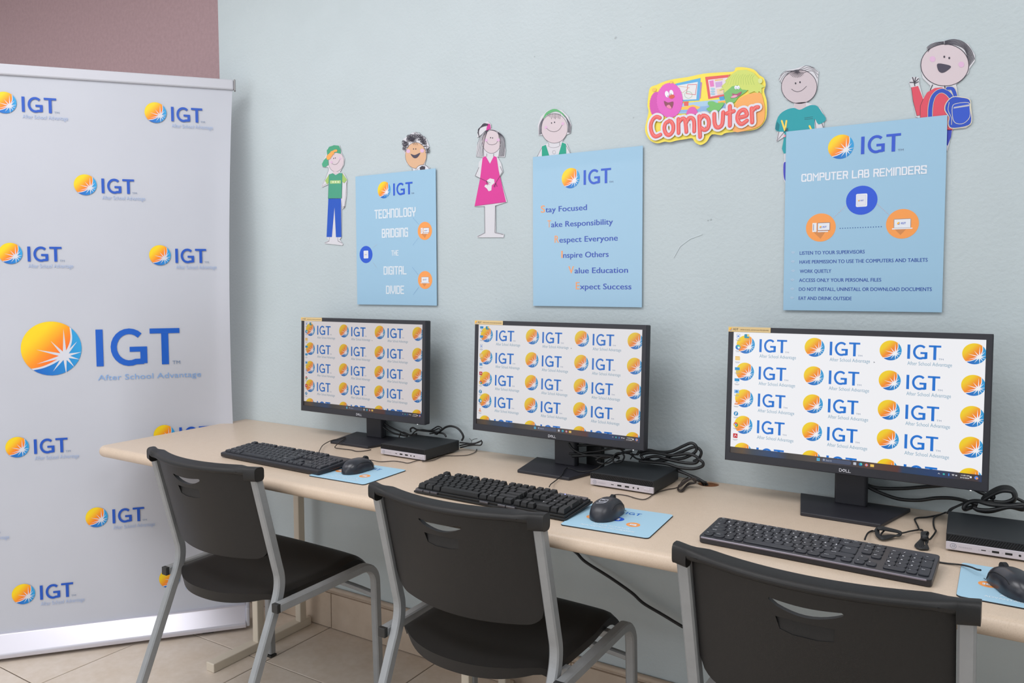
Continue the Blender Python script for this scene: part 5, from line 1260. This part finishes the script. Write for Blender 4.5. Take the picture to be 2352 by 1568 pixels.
# ================================================================== cords and adapter
def wy(c, pts, y=-.05):
    out = []
    for p in pts:
        q = c(p[0], p[1]); out.append(tuple(at_y(q[0], q[1], y if len(p) < 3 else p[2])))
    return [(a, b, max(z, DZ + .003)) for a, b, z in out]
def loose(name, label, paths, rad, cat_='cable', m=CORD, ties=()):
    P0 = paths[0][0]; r = empty(name, P0, label=label, cat=cat_, group='black cords behind the computers')
    for i, p in enumerate(paths):
        bm = BM(); cord(bm, p, rad[i] if isinstance(rad, (list, tuple)) else rad); mk('cord', bm, m, r, world=True)
    for t in ties:
        bm = BM(); bmesh.ops.create_uvsphere(bm, u_segments=10, v_segments=6, radius=.007, matrix=Matrix.Translation(t)); mk('cable_tie', bm, m, r, world=True)
    return r
# behind the left monitor
loose('power_cable', 'bundled black cables looping behind the computer nearest the banner', [
    wy(cJ, ((190, 0), (260, 90), (400, 180), (560, 250), (680, 300), (800, 330), (900, 300)), -.035),
    wy(cJ, ((180, 30), (240, 150), (330, 230), (450, 290), (600, 325), (720, 350)), -.04),
    wy(cJ, ((790, 270), (780, 210), (830, 185), (900, 220), (1000, 240), (1100, 250), (1200, 260), (1320, 280), (1420, 300), (1470, 360)), -.03),
    wy(cJ, ((800, 330), (880, 250), (1000, 225), (1150, 240), (1230, 200), (1310, 160), (1380, 190), (1370, 240), (1260, 280), (1150, 300)), -.028),
    wy(cJ, ((1150, 250), (1250, 230), (1330, 200), (1350, 250), (1250, 310)), -.036),
    wy(cJ, ((1280, 310), (1380, 230), (1470, 170), (1570, 155), (1680, 190), (1760, 270), (1800, 360), (1770, 430)), -.03),
    wy(cJ, ((560, 380), (580, 300), (640, 270), (720, 300), (800, 340)), -.045)],
    [.0032, .0032, .003, .0022, .0022, .0034, .002])
loose('power_cable', 'short folded black cable tied up at the wall right of the leftmost computer', [
    wy(cJ, ((1730, 470), (1850, 480), (1960, 490), (2080, 470), (2150, 430)), -.03), wy(cJ, ((1730, 530), (1850, 505), (1990, 500), (2130, 445), (2160, 470), (2130, 520), (2020, 520), (1900, 530), (1740, 570)), -.032),
    wy(cJ, ((1915, 390), (1960, 440), (1945, 500)), -.03), wy(cJ, ((1960, 430), (2010, 405), (2070, 395)), -.03)], [.0022, .0022, .0008, .0008])
# behind the middle monitor
bm = BM()
ad = empty('power_adapter', tuple(at_z(1362, 1071, DZ)), -.2, label='black power adapter standing upright behind the middle monitor', cat='adapter')
bm = BM(); box(bm, -.026, .028, 0, .034, 0, .072, bev=.004); mk('case', bm, CORD, ad)
loose('power_cable', 'tangle of black cables behind the middle monitor stand', [
    wy(cF, ((990, 320), (1120, 335), (1290, 330), (1500, 330), (1800, 380), (2000, 400)), -.06), wy(cF, ((990, 290), (1050, 380), (1130, 440), (1250, 490), (1400, 520), (1600, 560), (1800, 520), (1950, 470), (2130, 440)), -.09),
    wy(cF, ((1000, 480), (1150, 490), (1300, 460), (1500, 440), (1700, 400), (1900, 370)), -.085), wy(cF, ((1050, 525), (1200, 520), (1350, 510), (1550, 510), (1750, 520), (1900, 560)), -.09),
    wy(cF, ((1480, 600), (1560, 540), (1700, 530), (1800, 560), (1720, 640), (1600, 660), (1500, 630)), -.10), wy(cF, ((1760, 600), (1840, 640), (1940, 620), (1990, 540), (1950, 480), (1850, 480), (1780, 560)), -.10),
    wy(cF, ((2100, 580), (2160, 500), (2240, 500), (2250, 430), (2200, 500), (2120, 480)), -.06), wy(cF, ((1900, 380), (2000, 460), (2100, 490), (2210, 570), (2330, 590)), -.05)],
    [.0034, .0034, .003, .0042, .0026, .0026, .0018, .0026])
loose('power_cable', 'thick black cable folded in wide loops right of the middle monitor', [
    wy(cI, ((1560, 1250), (1640, 1228), (1740, 1245), (1850, 1240), (1960, 1190), (2030, 1165), (2075, 1195), (2060, 1250), (1960, 1300), (1820, 1315), (1690, 1335), (1600, 1310)), -.045),
    wy(cI, ((1600, 1310), (1580, 1270), (1680, 1250), (1850, 1275), (2000, 1262), (2085, 1295), (2075, 1340), (1990, 1345), (1850, 1320), (1720, 1285), (1620, 1300)), -.052),
    wy(cI, ((1620, 1300), (1700, 1330), (1850, 1280), (1950, 1240), (2060, 1200), (2118, 1240), (2100, 1300), (2050, 1330)), -.04),
    wy(cI, ((1560, 1325), (1640, 1335), (1800, 1350), (1920, 1385), (2040, 1397), (2125, 1375), (2135, 1340), (2095, 1310)), -.058)],
    .0041)
loose('power_cable', 'black cable running into the round hole in the desk', [wy(cI, ((1900, 1400), (1980, 1440), (2080, 1480), (2150, 1520)), -.05) + [(1.598, -.035, .742), (1.603, -.033, .72), (1.605, -.03, .60)],
    wy(cI, ((1910, 1415), (2000, 1450), (2090, 1500)), -.055) + [(1.590, -.040, .745), (1.597, -.038, .72), (1.60, -.035, .60)]], .0040)
# right monitor
loose('power_cable', 'pair of black cables drooping below the right monitor', [
    wy(cH, ((1085, 1215), (1120, 1245), (1200, 1280), (1300, 1293), (1450, 1292), (1600, 1280), (1760, 1268)), -.05), wy(cH, ((1085, 1215), (1160, 1275), (1260, 1325), (1400, 1372), (1550, 1382), (1680, 1366), (1800, 1366), (1900, 1385), (2000, 1420)), -.055)], .0042)
lp = []
for k in range(5): lp += wy(cK, ((1180, 470 + 10 * k), (1300, 360 + 14 * k), (1480, 275 + 16 * k), (1640, 290 + 14 * k), (1715 - 6 * k, 400), (1680, 500 - 8 * k), (1540, 560 - 10 * k), (1350, 540 - 8 * k)), -.075 - .006 * k)
lp2 = []
for k in range(3): lp2 += wy(cK, ((880, 650 - 10 * k), (900, 540 + 10 * k), (1050, 500), (1300, 520 + 20 * k), (1600, 560 + 10 * k), (1830, 560), (1830, 640 - 20 * k), (1600, 600), (1300, 690 - 20 * k), (1100, 660 - 10 * k), (1020, 600)), -.095 - .012 * k)
lp2 = [(a, b, max(c_, DZ + .041)) for a, b, c_ in lp2]
loose('power_cable', 'large coil of thick black cable lying on the computer at the right edge', [lp, lp2, wy(cK, ((1010, 290), (1120, 350), (1230, 400), (1300, 440)), -.06), wy(cK, ((1720, 450), (1800, 490), (1900, 540)), -.07)], [.0042, .0044, .0042, .0034],
      ties=[at_y(*cK(1330, 430), -.09)])
# keyboards' own cords
def kcord(kb, pts, rad, m=CORDB):
    bm = BM(); cord(bm, pts, rad); mk('cable', bm, m, kb, world=True)
bpy.context.view_layer.update()
kcord(kb1, dz(cG, ((1190, 450, .018), (1200, 425, .014), (1240, 365, .008), (1340, 312, .010), (1440, 292, .013), (1505, 278, .0130), (1440, 330, .0125), (1390, 372, .011), (1380, 398, .004), (1450, 410), (1560, 422), (1640, 440), (1750, 432), (1800, 420))), .0014)
kcord(kb2, dz(cF, ((640, 1080, .020), (665, 1035, .014), (710, 1000, .006), (800, 930, .006), (870, 860, .012), (915, 780, .0125), (970, 740, .0125), (1060, 760, .0125), (1150, 795, .0125), (1260, 805, .0125), (1400, 782, .020), (1500, 745, .030), (1560, 705, .040), (1680, 620, .041), (1810, 540, .043))), .0014, CORD)
p_ = dz(cE, ((930, 430, .020), (945, 385, .012), (985, 320, .006), (1050, 285), (1110, 295, .008)))
for k in range(5): p_ += dz(cE, ((1105 + 14 * k, 270, .012), (1170, 212 + 12 * k, .016), (1320, 240 + 10 * k, .014), (1530, 300 + 6 * k, .010), (1500, 345 + 6 * k, .008), (1360, 400 - 10 * k, .006), (1230, 430 - 14 * k, .005), (1130 + 14 * k, 370, .006)))
p_ += dz(cE, ((1300, 260, .012), (1530, 320, .010), (1700, 290, .006), (1860, 265, .006), (1905, 278, .006), (1850, 262, .010), (1820, 200, .006), (1780, 120), (1775, 85), (1830, 62), (1960, 55), (2100, 30), (2230, 0), (2300, -30, .01)))
kcord(kb3, p_ + wy(cK, ((610, 700), (700, 620), (900, 530)), -.09), .0018, CORD)
p_end = wy(cK, ((600, 690), (650, 630), (760, 580), (890, 520)), -.085)
lp = p_end[::-1] + dz(cE, ((2300, -25, .012), (2200, 10, .006), (2110, 50), (2088, 110), (2090, 190), (2110, 255), (2128, 290, .004), (2070, 380, .006), (2010, 430, .01)))
for k in range(6): lp += dz(cE, ((1960 + 8 * k, 330, .020), (1890 + 16 * k, 310, .024), (1880 + 8 * k, 420, .014), (1780 + 30 * k, 540 + 4 * k, .004), (1900 + 20 * k, 590, .004), (1990 - 8 * k, 460, .012)))
loose('bundled_cable', 'thin black cable bundled upright just behind the rounded-key keyboard', [lp], .0018, ties=[at_z(*cE(1940, 400), DZ + .018)])
# cable hanging under the desk
pts = [tuple(at_y(x, y, -.03)) for x, y in ((1305, 1255), (1325, 1270), (1345, 1290), (1400, 1325), (1450, 1360), (1478, 1385), (1520, 1410), (1575, 1443), (1650, 1485), (1760, 1545))]
bm = BM(); cord(bm, pts, .0045); hc = mk('hanging_cable', bm, CORD); tag(hc, 'single black cable sagging across the wall under the desk', 'cable')

for o in bpy.data.objects:
    if o.type == 'MESH' and o.name.split('.')[0] in ('limb_lines', 'hair', 'dotted_line', 'pencils', 'hand_lines', 'key_legends') and o.parent is not None: o['kind'] = 'stuff'
